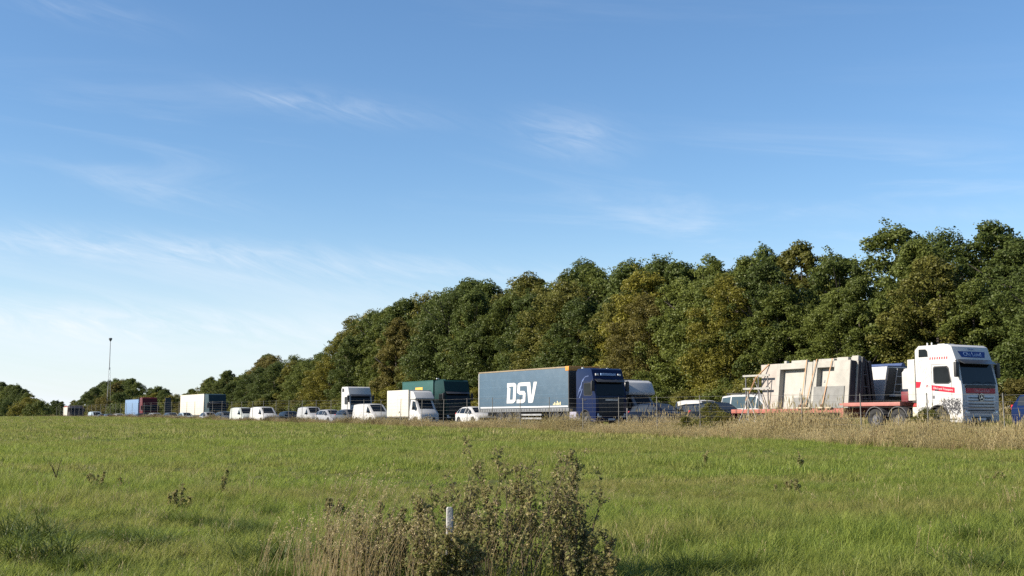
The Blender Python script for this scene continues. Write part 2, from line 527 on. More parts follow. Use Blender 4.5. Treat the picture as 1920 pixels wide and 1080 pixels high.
t = -42.0
while t > -330:
    n_ = 61.5 + rngT.uniform(-1.2, 1.8); p = P(n_, t); bx = 960 + FPX * p.x / p.y
    if 90 < bx < 1960:
        tint = rngT.choices(['olive green', 'mid green', 'yellowing green', 'brown-tinged'], [5, 4, 2, 2])[0]
        H = rngT.uniform(2.2, 4.4)
        o = put_shrub(n_, t, H, tint, '%s %s shrub below the wood %s' % ('big' if H > 3.4 else 'small', tint, region(bx)), rngT.uniform(1.0, 1.4), 'shrubs at the foot of the wood'); SHRUB_LIST.append((bx, o))
    t -= rngT.uniform(2.4, 4.2) * (1 + max(0, -t - 120) / 160)
ORD = ['leftmost', 'second from left', 'third from left', 'fourth from left', 'fifth from left', 'sixth from left', 'seventh from left', 'eighth from left', 'ninth from left', 'tenth from left', 'eleventh from left', 'twelfth from left']


def single_out(lst):
    by = {}
    for bx, o in lst: by.setdefault(o['label'], []).append((bx, o))
    for lab, g in by.items():
        if len(g) > 1:
            g.sort(key=lambda e: e[0])
            for i, (bx, o) in enumerate(g): o['label'] = '%s, %s' % (lab, 'rightmost' if i == len(g) - 1 else ORD[min(i, 11)])


single_out(TREES); single_out(SHRUB_LIST)
# bushes at the far left, before the road bends out of sight
for (n_, t, H, tint, lab) in [(40.2, -262, 4.2, 'mid green', 'rounded mid green bush at the far left field edge'), (40.0, -276, 5.2, 'yellowing green', 'yellowish young tree-like bush at the far left field edge'),
                              (40.0, -290, 3.4, 'olive green', 'low olive bush at the far left field edge'), (39.5, -305, 4.5, 'dark green', 'dark bush at the far left field edge'),
                              (40.0, -322, 5.5, 'mid green', 'leftmost mid green bush at the field edge'), (61, -262, 5.5, 'olive green', 'olive thicket beyond the white lorry at the far left'),
                              (61, -282, 6.5, 'dark green', 'dark thicket beyond the far left lorries'), (61, -302, 6.0, 'brown-tinged', 'brown-tinged thicket near the far left edge')]:
    put_shrub(n_, t, H, tint, lab, 1.25)
# shrubs on the fence line
for (n_, t, H, tint, wid, lab) in [(39.3, -46.5, 1.80, 'olive green', .85, 'leafy olive shrub growing on the fence between dark car and flatbed lorry'),
                                   (39.0, -48.3, 1.05, 'olive green', 1.0, 'smaller olive shrub left of the big fence shrub'),
                                   (39.2, -45.1, 1.15, 'brown-tinged', .9, 'brownish low shrub right of the big fence shrub'),
                                   (40.0, -33.6, 1.25, 'olive green', 1.0, 'low shrub in front of the white lorry cab wheel')]:
    put_shrub(n_, t, H, tint, lab, wid, 'shrubs on the fence line')

#@@GRASS
# ------------------------------------------------------------------ grass
def blade_mesh(name, seed, count, h, spread, width, m, seg=3, lean=.35, curl=.5, heads=0):
    rng = np.random.default_rng(seed)
    Vs, Fs, A = [], [], []
    o = 0
    for i in range(count):
        a = rng.uniform(0, 6.283); r = spread * math.sqrt(rng.uniform()); x, y = r * math.cos(a), r * math.sin(a)
        L = rng.uniform(h[0], h[1]); th = rng.uniform(0, 6.283); le = rng.uniform(.1, lean); d = np.array([math.cos(th), math.sin(th)])
        wd = width * rng.uniform(.7, 1.3); pa = th + math.pi / 2 + rng.uniform(-.6, .6); pw = np.array([math.cos(pa), math.sin(pa)]) * wd / 2
        col = rng.uniform()
        for s in range(seg + 1):
            f = s / seg; off = d * L * (le * f + curl * le * f * f); z = L * f * (1 - .18 * curl * f * f)
            ww = pw * (1 - f) ** .6 if s < seg else pw * .05
            Vs.append((x + off[0] - ww[0], y + off[1] - ww[1], z)); Vs.append((x + off[0] + ww[0], y + off[1] + ww[1], z))
        for s in range(seg):
            b_ = o + 2 * s; Fs.append((b_, b_ + 1, b_ + 3, b_ + 2)); A.append(col)
        o += 2 * (seg + 1)
        if i < heads:   # a seed head: short crossed kites at the tip
            for k2 in range(2):
                pp = np.array([math.cos(pa + k2 * 1.57), math.sin(pa + k2 * 1.57)]) * width * 1.1
                cx, cy = x + off[0], y + off[1]
                Vs += [(cx, cy, z - .02), (cx + pp[0], cy + pp[1], z + L * .06), (cx + d[0] * .03, cy + d[1] * .03, z + L * .16), (cx - pp[0], cy - pp[1], z + L * .06)]
                Fs.append((o, o + 1, o + 2, o + 3)); A.append(min(1, col + .3)); o += 4
    return np_mesh(name, np.array(Vs), np.array(Fs), m, np.array(A))


GREEN = leaf_mat('grass_green', (.048, .084, .014), (.285, .340, .064), .41, rough=.5, patch=(.225, .190, .070), patch_scale=.22)
GREEN_FAR = leaf_mat('grass_far', (.085, .120, .022), (.250, .285, .060), .34, rough=.6, patch=(.245, .225, .075), patch_scale=.09)
STRAW = leaf_mat('dry_grass', (.20, .158, .075), (.54, .455, .255), .28, rough=.7, patch=(.22, .19, .07), patch_scale=.3)
RUSTY = leaf_mat('rusty_weed', (.11, .070, .040), (.26, .17, .10), .2, rough=.7, patch=(.13, .13, .05), patch_scale=.15)


def coll(name, meshes):
    c = bpy.data.collections.new(name)
    for i, me in enumerate(meshes):
        o = bpy.data.objects.new('tuft_%02d' % i, me); c.objects.link(o)
    return c


def scatter(name, pts, rot, scl, idx, collection, label, cat):
    me = bpy.data.meshes.new(name); me.vertices.add(len(pts)); me.vertices.foreach_set('co', np.ascontiguousarray(pts, dtype=np.float32).ravel())
    for nm, ty, dat, key in (('rot', 'FLOAT_VECTOR', rot, 'vector'), ('scl', 'FLOAT_VECTOR', scl, 'vector'), ('idx', 'INT', idx, 'value')):
        at = me.attributes.new(nm, ty, 'POINT'); at.data.foreach_set(key, np.ascontiguousarray(dat, dtype=np.int32 if ty == 'INT' else np.float32).ravel())
    me.update()
    o = link(name, me); tag(o, label, cat, kind='stuff')
    ng = bpy.data.node_groups.new(name, 'GeometryNodeTree')
    ng.interface.new_socket('Geometry', in_out='INPUT', socket_type='NodeSocketGeometry'); ng.interface.new_socket('Geometry', in_out='OUTPUT', socket_type='NodeSocketGeometry')
    gi = ng.nodes.new('NodeGroupInput'); go = ng.nodes.new('NodeGroupOutput')
    ci = ng.nodes.new('GeometryNodeCollectionInfo'); ci.inputs['Collection'].default_value = collection
    ci.inputs['Separate Children'].default_value = True; ci.inputs['Reset Children'].default_value = True
    ip = ng.nodes.new('GeometryNodeInstanceOnPoints'); ip.inputs['Pick Instance'].default_value = True
    L = ng.links.new
    L(gi.outputs[0], ip.inputs['Points']); L(ci.outputs[0], ip.inputs['Instance'])
    for nm, dt, so in (('rot', 'FLOAT_VECTOR', 'Rotation'), ('scl', 'FLOAT_VECTOR', 'Scale'), ('idx', 'INT', 'Instance Index')):
        na = ng.nodes.new('GeometryNodeInputNamedAttribute'); na.data_type = dt; na.inputs['Name'].default_value = nm
        L(na.outputs[0], ip.inputs[so])
    L(ip.outputs[0], go.inputs[0])
    md = o.modifiers.new('scatter', 'NODES'); md.node_group = ng
    return o


TUFT_NEAR = coll('near_tufts', [blade_mesh('blades', 400 + i, 34, (.08, .32), .12, .008, GREEN, 3, .60, .9) for i in range(5)] +
                 [blade_mesh('blades', 412, 60, (.14, .34), .16, .008, leaf_mat('grass_dark', (.040, .066, .010), (.130, .165, .028), .32, rough=.5), 3, .8, 1.0)] + [blade_mesh('blades', 410, 12, (.20, .38), .12, .005, STRAW, 3, .45, .6, heads=4)])
DARKG = leaf_mat('grass_dark', (.040, .066, .010), (.130, .165, .028), .32, rough=.5)
TUFT_MID = coll('mid_tufts', [blade_mesh('blades', 420 + i, 34, (.08, .28), .22, .015, GREEN, 2, .55, .7) for i in range(4)] +
                [blade_mesh('blades', 430, 14, (.18, .34), .2, .008, STRAW, 2, .4, .5)])
TUFT_FAR = coll('far_tufts', [blade_mesh('blades', 440 + i, 30, (.12, .28), .5, .035, GREEN_FAR, 2, .5, .6) for i in range(4)] +
                [blade_mesh('blades', 450, 14, (.2, .42), .4, .022, STRAW, 2, .35, .4)])
TUFT_DRY = coll('dry_tufts', [blade_mesh('blades', 460 + i, 30, (.45, 1.05), .22, .011, STRAW, 3, .28, .8, heads=14) for i in range(4)] +
                [blade_mesh('blades', 465 + i, 26, (.35, .8), .22, .012, RUSTY, 3, .3, .6, heads=12) for i in range(2)] +
                [blade_mesh('blades', 470, 26, (.3, .6), .22, .016, GREEN, 3, .4, .7)])
rg = np.random.default_rng(5)


def wnoise(x, y):
    return .5 + .25 * np.sin(x * .31 + 1.7 * np.sin(y * .21)) + .25 * np.sin(y * .43 + 1.3 * np.sin(x * .27 + 1))


def field_points(y0, y1, dens, dens_pow=0.0, nmax=38.6):
    """points over the wedge of field the place shows, density in tufts per square metre"""
    halfw = lambda yy: .46 * yy + 1.5
    A = (y1 - y0) * 2 * (halfw(y0) + halfw(y1)) / 2
    k = int(A * dens * 1.3)
    y = rg.uniform(y0, y1, k); x = rg.uniform(-1, 1, k) * halfw(y1)
    ok = (np.abs(x) < halfw(y)) & (NX * x + NY * y < nmax)
    return x[ok], y[ok]


def grass_layer(name, y0, y1, dens, collection, ngreen, p_straw, sc, label):
    x, y = field_points(y0, y1, dens)
    k = len(x); z = ground_z(x, y) - .01
    wn = wnoise(x, y)
    hf = .5 + .5 * np.sin(x * 6.1 + 2.0 * np.sin(y * 3.3)) * np.sin(y * 5.2 + 1.8 * np.sin(x * 4.1 + 1))
    tall = (.42 + .56 * wn) * (.50 + .80 * hf)
    rot = np.stack([rg.normal(0, .12, k), rg.normal(0, .12, k), rg.uniform(0, 6.283, k)], 1)
    s = sc * rg.uniform(.75, 1.25, k) * tall
    scl = np.stack([s * .5 + sc * .5, s * .5 + sc * .5, s], 1)
    idx = rg.integers(0, ngreen, k)
    if ngreen == 6:     # the darker kind grows in clumps
        cl = np.sin(x * 1.9 + 2.2 * np.sin(y * .8)) * np.sin(y * 1.6 + 1.9 * np.sin(x * .7 + 2))
        th = .80 + .25 * sstep(14, 22, y) + .12 * sstep(-2, 2, x)
        idx = np.where(cl > th, 5, rg.integers(0, 5, k)); s = np.where(cl > th, s * 1.15, s)
        scl = np.stack([s * .5 + sc * .5, s * .5 + sc * .5, s], 1)
    st = rg.uniform(size=k) < p_straw * (0.3 + 1.6 * (1 - wn)); idx[st] = ngreen
    return scatter(name, np.stack([x, y, z], 1), rot, scl, idx, collection, label, 'grass')


grass_layer('meadow_grass', 9.5, 24, 75, TUFT_NEAR, 6, .028, 1.0, 'long green meadow grass in the near field')
grass_layer('meadow_grass', 24, 52, 22, TUFT_MID, 4, .045, 1.0, 'green meadow grass across the middle of the field')
grass_layer('meadow_grass', 52, 215, 5, TUFT_FAR, 4, .05, 1.0, 'short yellowish green grass in the far field')

# dry grass along the fence: taller and wider on the right
k = 26000
t_ = -22 - (rg.uniform(0, 1, k) ** 1.35) * 250
wide = np.interp(t_, [-270, -100, -60, -45, -28], [.6, 1.0, 1.8, 3.2, 4.4])
n_ = 39.6 - rg.uniform(0, 1, k) ** 1.3 * wide
n_ = np.where(rg.uniform(size=k) < .12, 40.6 - rg.uniform(0, .9, k), n_)
hh = np.interp(t_, [-270, -130, -70, -50, -40, -28], [.42, .48, .56, .78, .96, .98]) * np.interp(39.6 - n_, [0, 1.0, 4.6], [1, 1, .55])
x = NX * n_ + DX * t_; y = NY * n_ + DY * t_
patchy = wnoise(x * 1.7 + 3, y * 1.9)
hh = hh * (.42 + 1.0 * patchy) * rg.uniform(.6, 1.15, k) * np.where(rg.uniform(size=k) < .10, 1.5, 1.0)
idx = rg.integers(0, 4, k)
far = np.interp(t_, [-110, -55], [.70, .14]); rus = rg.uniform(size=k) < far * (.4 + patchy)
idx[rus] = rg.integers(4, 6, rus.sum()); gr = rg.uniform(size=k) < .26; idx[gr] = 6
scatter('dry_grass', np.stack([x, y, ground_z(x, y) - .02], 1), np.stack([rg.normal(0, .1, k), rg.normal(0, .1, k), rg.uniform(0, 6.28, k)], 1),
        np.stack([.6 + .5 * hh, .6 + .5 * hh, hh], 1), idx, TUFT_DRY, 'tall straw-coloured dry grass along the wire fence', 'dry grass')
# verge between road and wood
k = 9000
t_ = -30 - (rg.uniform(0, 1, k) ** 1.4) * 260; n_ = rg.uniform(55.6, 66, k)
x = NX * n_ + DX * t_; y = NY * n_ + DY * t_; idx = rg.integers(0, 7, k); idx[rg.uniform(size=k) < .55] = 6
hv = rg.uniform(.7, 1.5, k)
scatter('verge_grass', np.stack([x, y, ground_z(x, y)], 1), np.stack([rg.normal(0, .1, k), rg.normal(0, .1, k), rg.uniform(0, 6.28, k)], 1),
        np.stack([hv * 1.3, hv * 1.3, hv], 1), idx, TUFT_DRY, 'rough tall grass on the verge below the wood', 'verge grass')

# ------------------------------------------------------------------ vehicles: shared materials and parts
def paint(name, col, rough=.36, dirt=.10, coat=.0, var=.04):
    m_ = mat('paint_' + name, col, rough, 0, var, 1.2, coat, dirt=dirt)
    for nd in m_.node_tree.nodes:
        if nd.type == 'BSDF_PRINCIPLED': nd.inputs['Specular IOR Level'].default_value = .22
    return m_


GLASS = mat('vehicle_glass', (.008, .010, .012), .10, var=.3, vscale=1.5)
for _n in GLASS.node_tree.nodes:
    if _n.type == 'BSDF_PRINCIPLED': _n.inputs['Specular IOR Level'].default_value = .22
RUBBER = mat('tyre_rubber', (.012, .012, .012), .8, var=.3)
RIM = mat('rim_metal', (.13, .13, .135), .5, .5, dirt=.4)
BLACKP = mat('black_plastic', (.022, .022, .024), .55, var=.3)
FRAME = mat('chassis_grey', (.045, .045, .047), .6, var=.3, dirt=.3)
LAMP = mat('lamp_glass', (.72, .73, .74), .12, .2)
REDLAMP = mat('tail_lamp', (.50, .02, .02), .2)
AMBER = mat('amber_lamp', (.8, .30, .03), .3)
STEEL = mat('galvanised_steel', (.42, .43, .44), .45, .6, var=.2, dirt=.15)
WHITEP = paint('white', (.53, .53, .52))
PLATE = mat('number_plate', (.78, .78, .76), .5)


def wheel_meshes(r, wd, rim_r):
    t = MB().lathe_y([(rim_r, -wd / 2 + .02), (r - .05, -wd / 2), (r - .01, -wd / 2 + .03), (r, -wd / 2 + .08), (r, wd / 2 - .08), (r - .01, wd / 2 - .03), (r - .05, wd / 2), (rim_r, wd / 2 - .02)], 28).mesh('tyre', smooth=50)
    t.materials.append(RUBBER)
    m = MB().lathe_y([(rim_r + .004, -wd / 2 + .015), (rim_r - .02, -wd / 2 + .035), (rim_r * .80, -wd / 2 + .09), (rim_r * .50, -wd / 2 + .10), (rim_r * .46, -wd / 2 + .02), (.001, -wd / 2 + .01)], 28)
    m.lathe_y([(rim_r + .004, wd / 2 - .015), (rim_r * .8, wd / 2 - .09), (.001, wd / 2 - .09)], 28)
    rm = m.mesh('rim', smooth=35); rm.materials.append(RIM)
    return t, rm


WH_CAR = wheel_meshes(.325, .215, .225)
WH_VAN = wheel_meshes(.345, .22, .215)
WH_LORRY = wheel_meshes(.50, .32, .29)
WH_TRL = wheel_meshes(.49, .36, .29)


def wheel(parent, x, y, z, ms):
    o = link('wheel', ms[0], parent); o.location = (x, y, z)
    link('rim', ms[1], o); return o


def arc_guard(parent, x, y0, y1, r, z, m, a0=15, a1=165, th=.03):
    poly_o = [(x + r * math.cos(R(a)), z + r * math.sin(R(a))) for a in np.linspace(a0, a1, 11)]
    poly_i = [(x + (r - th) * math.cos(R(a)), z + (r - th) * math.sin(R(a))) for a in np.linspace(a1, a0, 11)]
    return MB().prism(poly_o + poly_i, y0, y1).build('mudguard', m, parent)


# ------------------------------------------------------------------ cars and vans: a lofted body
def lerp(a, b, f): return a + (b - a) * f


TEMPL = {   # stations rear -> front: x/L, ztop/H, zbelt/H, wtop/hw, wbelt/hw, zbot ; windshield, rear window, side window station ranges
    'hatch': dict(L=4.1, W=1.78, H=1.50, st=[(-.50, .52, .44, .70, .80, .34), (-.485, .66, .60, .82, .94, .24), (-.42, .90, .63, .68, .98, .20), (-.30, .975, .63, .70, 1, .18), (-.06, 1.0, .62, .72, 1, .18),
                  (.07, .965, .61, .70, 1, .18), (.25, .67, .61, .80, .99, .18), (.40, .60, .54, .80, .97, .20), (.475, .50, .43, .74, .88, .24), (.50, .38, .33, .66, .78, .28)], ws=5, rw=1, sw=[(2, 3), (3, 4), (4, 5), (5, 6)], ax=(-.31, .31)),
    'estate': dict(L=4.65, W=1.82, H=1.50, st=[(-.50, .54, .46, .70, .80, .34), (-.49, .66, .60, .84, .95, .24), (-.44, .92, .63, .70, .98, .20), (-.30, .98, .63, .72, 1, .18), (-.06, 1.0, .62, .73, 1, .18),
                   (.05, .965, .61, .70, 1, .18), (.22, .67, .61, .80, .99, .18), (.40, .59, .53, .80, .97, .20), (.478, .49, .42, .74, .88, .24), (.50, .38, .33, .66, .78, .28)], ws=5, rw=1, sw=[(2, 3), (3, 4), (4, 5), (5, 6)], ax=(-.30, .31)),
    'suv': dict(L=4.5, W=1.86, H=1.66, st=[(-.50, .54, .46, .72, .82, .34), (-.49, .66, .60, .84, .95, .26), (-.43, .93, .63, .72, .98, .22), (-.30, .98, .63, .74, 1, .20), (-.06, 1.0, .62, .74, 1, .20),
                (.06, .97, .62, .72, 1, .20), (.22, .70, .62, .82, .99, .20), (.40, .63, .56, .84, .97, .22), (.478, .52, .45, .78, .90, .26), (.50, .40, .35, .70, .82, .30)], ws=5, rw=1, sw=[(2, 3), (3, 4), (4, 5), (5, 6)], ax=(-.30, .31)),
    'van': dict(L=5.15, W=1.94, H=1.97, st=[(-.50, .55, .50, .90, .92, .30), (-.498, .60, .52, .90, .96, .22), (-.485, .97, .56, .84, .99, .20), (-.30, 1.0, .56, .85, 1, .20), (-.02, 1.0, .56, .85, 1, .20),
                (.13, .975, .56, .82, 1, .20), (.335, .60, .54, .86, .99, .20), (.44, .515, .46, .84, .96, .22), (.485, .42, .36, .80, .90, .26), (.50, .33, .28, .72, .84, .30)], ws=5, rw=1, sw=[(5, 6)], ax=(-.29, .32)),
    'minibus': dict(L=4.95, W=1.94, H=2.0, st=[(-.50, .50, .46, .88, .92, .30), (-.495, .58, .52, .88, .96, .22), (-.47, .96, .55, .78, .99, .20), (-.30, 1.0, .55, .80, 1, .20), (-.02, 1.0, .55, .80, 1, .20),
                    (.15, .975, .55, .78, 1, .20), (.33, .60, .54, .86, .99, .20), (.44, .52, .46, .84, .96, .22), (.485, .42, .36, .80, .90, .26), (.50, .33, .28, .72, .84, .30)], ws=5, rw=1, sw=[(2, 3), (3, 4), (4, 5), (5, 6)], ax=(-.29, .32)),
    'smallvan': dict(L=4.4, W=1.80, H=1.82, st=[(-.50, .55, .50, .88, .92, .30), (-.495, .60, .52, .88, .96, .22), (-.48, .96, .56, .82, .99, .20), (-.30, 1.0, .56, .83, 1, .20), (-.04, 1.0, .56, .83, 1, .20),
                     (.07, .975, .56, .80, 1, .20), (.25, .63, .55, .84, .99, .20), (.41, .54, .48, .82, .96, .22), (.48, .44, .38, .78, .90, .26), (.50, .35, .30, .70, .84, .30)], ws=5, rw=1, sw=[(5, 6)], ax=(-.29, .31)),
}
CAR_CACHE = {}


def ring(st, L, hw, H):
    x, zt, zb, wt_, wb_, z0 = st[0] * L, st[1] * H, st[2] * H, st[3] * hw, st[4] * hw, st[5]
    half = [(wb_ * .84, z0), (wb_ * .985, z0 + .10), (wb_ * 1.0, lerp(z0, zb, .62)), (wb_ * .985, zb), (lerp(wt_, wb_ * .985, .06), zt - .07), (wt_ * .80, zt - .012), (0, zt)]
    pts = [(x, -y, z) for y, z in half] + [(x, y, z) for y, z in half[-2::-1]]
    return pts


def loft_body(T):
    L, hw, H = T['L'], T['W'] / 2, T['H']
    rings = [ring(s, L, hw, H) for s in T['st']]; k = len(rings[0]); mb = MB()
    vs = [p for r_ in rings for p in r_]; fs = []
    for i in range(len(rings) - 1):
        for j in range(k - 1): fs.append((i * k + j, i * k + j + 1, (i + 1) * k + j + 1, (i + 1) * k + j))
        fs.append((i * k + k - 1, i * k, (i + 1) * k, (i + 1) * k + k - 1))
    fs += [tuple(range(k)), tuple(range((len(rings) - 1) * k, len(rings) * k))]
    return mb.add(vs, fs), rings


def bil(a, b, c, d, u, v): return Vector(a) * (1 - u) * (1 - v) + Vector(b) * u * (1 - v) + Vector(c) * u * v + Vector(d) * (1 - u) * v


def glass_quads(rings, i0, i1, j0, j1, u0, u1, v0, v1, off):
    """pane laid over the strip of the body between two stations and two ring points"""
    a, b, c, d = rings[i0][j0], rings[i1][j0], rings[i1][j1], rings[i0][j1]
    q = [bil(a, b, c, d, u, v) for u, v in ((u0, v0), (u1, v0), (u1, v1), (u0, v1))]
    nrm = (q[1] - q[0]).cross(q[3] - q[0]).normalized()
    cen = sum(q, Vector()) / 4
    if nrm.dot(Vector((0, cen.y, .2))) < 0: nrm = -nrm
    o = nrm * off
    return MB().add([p + o for p in q] + [p - nrm * .03 for p in q], [(0, 1, 2, 3), (0, 4, 5, 1), (1, 5, 6, 2), (2, 6, 7, 3), (3, 7, 4, 0)])


def screen_pane(rings, i0, i1, u0, u1, ys, off):
    mb = MB(); js = range(4, 9); vs = []
    for u in (u0, u1):
        for j in js:
            p = Vector(rings[i0][j]).lerp(Vector(rings[i1][j]), u); p.y *= ys; vs.append(p)
    nrm = (vs[2 + 5] - vs[2]).cross(Vector((0, 1, 0))).normalized()
    if nrm.z < 0: nrm = -nrm
    vs = [p + nrm * off for p in vs]
    return mb.add(vs, [(j, j + 1, j + 6, j + 5) for j in range(4)])


def car(name, label, cat, kind, n, t, col, group='vehicles queuing on the road', glass=None, rack=False, taillit=False, lamps=True):
    """n: centre line, t: middle of the vehicle"""
    T = TEMPL[kind]; L, hw, H = T['L'], T['W'] / 2, T['H']
    root = thing(name, label, cat, P(n, t, ROAD_Z + .004), HEAD, group)
    if kind not in CAR_CACHE:
        mb, rings = loft_body(T); C = {}
        C['body'] = mb.mesh('body', smooth=38)
        C['windscreen'] = screen_pane(rings, T['ws'], T['ws'] + 1, .06, .93, .90, .008).mesh('windscreen')
        C['rear_window'] = screen_pane(rings, T['rw'], T['rw'] + 1, .12, .88, .86, .008).mesh('rear_window')
        sw = []
        for (i0, i1) in T['sw']:
            for side in (0, 1):
                j0, j1 = (3, 4) if side == 0 else (9, 8)
                last = (i1 == T['ws'] + 1)
                m2 = glass_quads(rings, i0, i1, j0, j1, .05, .62 if last else .95, .05, .90, .007)
                if last:   # door glass runs to a point at the mirror
                    a, b, c, d = rings[i0][j0], rings[i1][j0], rings[i1][j1], rings[i0][j1]
                    m2 = MB(); q = [bil(a, b, c, d, u, v) + Vector((0, (-1 if side == 0 else 1) * .008, .0)) for u, v in ((.06, .06), (.86, .06), (.50, .88), (.06, .90))]
                    m2.add(q, [(0, 1, 2, 3)])
                sw.append(m2.mesh('side_window'))
        C['sw'] = sw
        nose = rings[-1]; tail = rings[0]
        C['headlight'] = MB().add([(L * .485, -.09, -.06), (L * .485, .11, -.05), (L * .44, .15, .07), (L * .455, -.10, .06), (L * .40, -.1, -.07), (L * .40, .16, -.06), (L * .38, .17, .06), (L * .40, -.1, .05)],
                                  [(0, 1, 2, 3), (4, 7, 6, 5), (0, 4, 5, 1), (1, 5, 6, 2), (2, 6, 7, 3), (3, 7, 4, 0)]).mesh('headlight', bevel=.015)
        C['tail'] = MB().box(-L * .502, -L * .45, -.09, .09, -.11, .11).mesh('tail_light', bevel=.02)
        C['grille'] = MB().box(L * .47, L * .4995, -hw * .55, hw * .55, .34, .34 + .22 * H / 1.5).mesh('grille', bevel=.02)
        C['plate'] = MB().box(L * .49, L * .504, -.26, .26, .40, .51).mesh('number_plate')
        C['rplate'] = MB().box(-L * .504, -L * .48, -.26, .26, .52 * H / 1.5, .52 * H / 1.5 + .11).mesh('number_plate')
        C['bumper'] = MB().box(-L * .45, L * .46, -hw * .985, hw * .985, .19, .30).mesh('sill', bevel=.03)
        C['arch'] = MB().lathe_y([(.001, -.02), (.385, -.02), (.385, .02), (.001, .02)], 24).mesh('wheel_arch')
        mi = MB().box(-.06, .08, -.11, .11, -.07, .09).mesh('mirror', bevel=.03); C['mirror'] = mi
        CAR_CACHE[kind] = C
    C = CAR_CACHE[kind]
    g = glass or GLASS

    def part(nm, me, m, parent=root, loc=None):
        me2 = me.copy(); me2.materials.clear(); me2.materials.append(m)
        o = link(nm, me2, parent)
        if loc: o.location = loc
        return o
    body = part('body', C['body'], col)
    part('windscreen', C['windscreen'], g, body); part('rear_window', C['rear_window'], g, body)
    for s in C['sw']: part('side_window', s, g, body)
    if kind == 'van' or kind == 'smallvan': pass
    hz = .60 * H / 1.5 if kind in ('hatch', 'estate', 'suv') else .42 * H
    for s in (-1, 1):
        if lamps: part('headlight', C['headlight'], LAMP, root, (0, s * hw * .70, hz - .07)).scale = (1, s, 1)
        part('tail_light', C['tail'], REDLAMP, root, (.0, s * hw * .80, .60 * H if kind in ('hatch', 'estate', 'suv') else .48 * H))
        part('mirror', C['mirror'], col if kind in ('hatch', 'estate', 'suv') else BLACKP, root, (L * (.17 if kind not in ('van', 'minibus') else .25), s * (hw + .07), H * .66 if kind in ('hatch', 'estate', 'suv') else H * .60))
        for a_ in T['ax']:
            ms = WH_CAR if H < 1.7 else WH_VAN
            part('wheel_arch', C['arch'], BLACKP, root, (a_ * L, s * (hw * .988), .34))
            wheel(root, a_ * L, s * (hw - .085), .327 if ms is WH_CAR else .347, ms)
    part('grille', C['grille'], BLACKP); part('number_plate', C['plate'], PLATE); part('number_plate', C['rplate'], PLATE)
    part('sill', C['bumper'], BLACKP)
    if rack:
        mb = MB()
        for s in (-1, 1): mb.box(-L * .40, L * .08, s * hw * .72 - .03, s * hw * .72 + .03, H + .03, H + .07)
        for i in range(4): mb.box(-L * .38 + i * .7, -L * .38 + i * .7 + .05, -hw * .69, hw * .69, H + .032, H + .068)
        for s in (-1, 1):
            for xx in (-.38, -.15, .06): mb.box(L * xx, L * xx + .05, s * hw * .72 - .02, s * hw * .72 + .02, H - .06, H + .029)
        mb.build('roof_rack', FRAME, root)
    return root


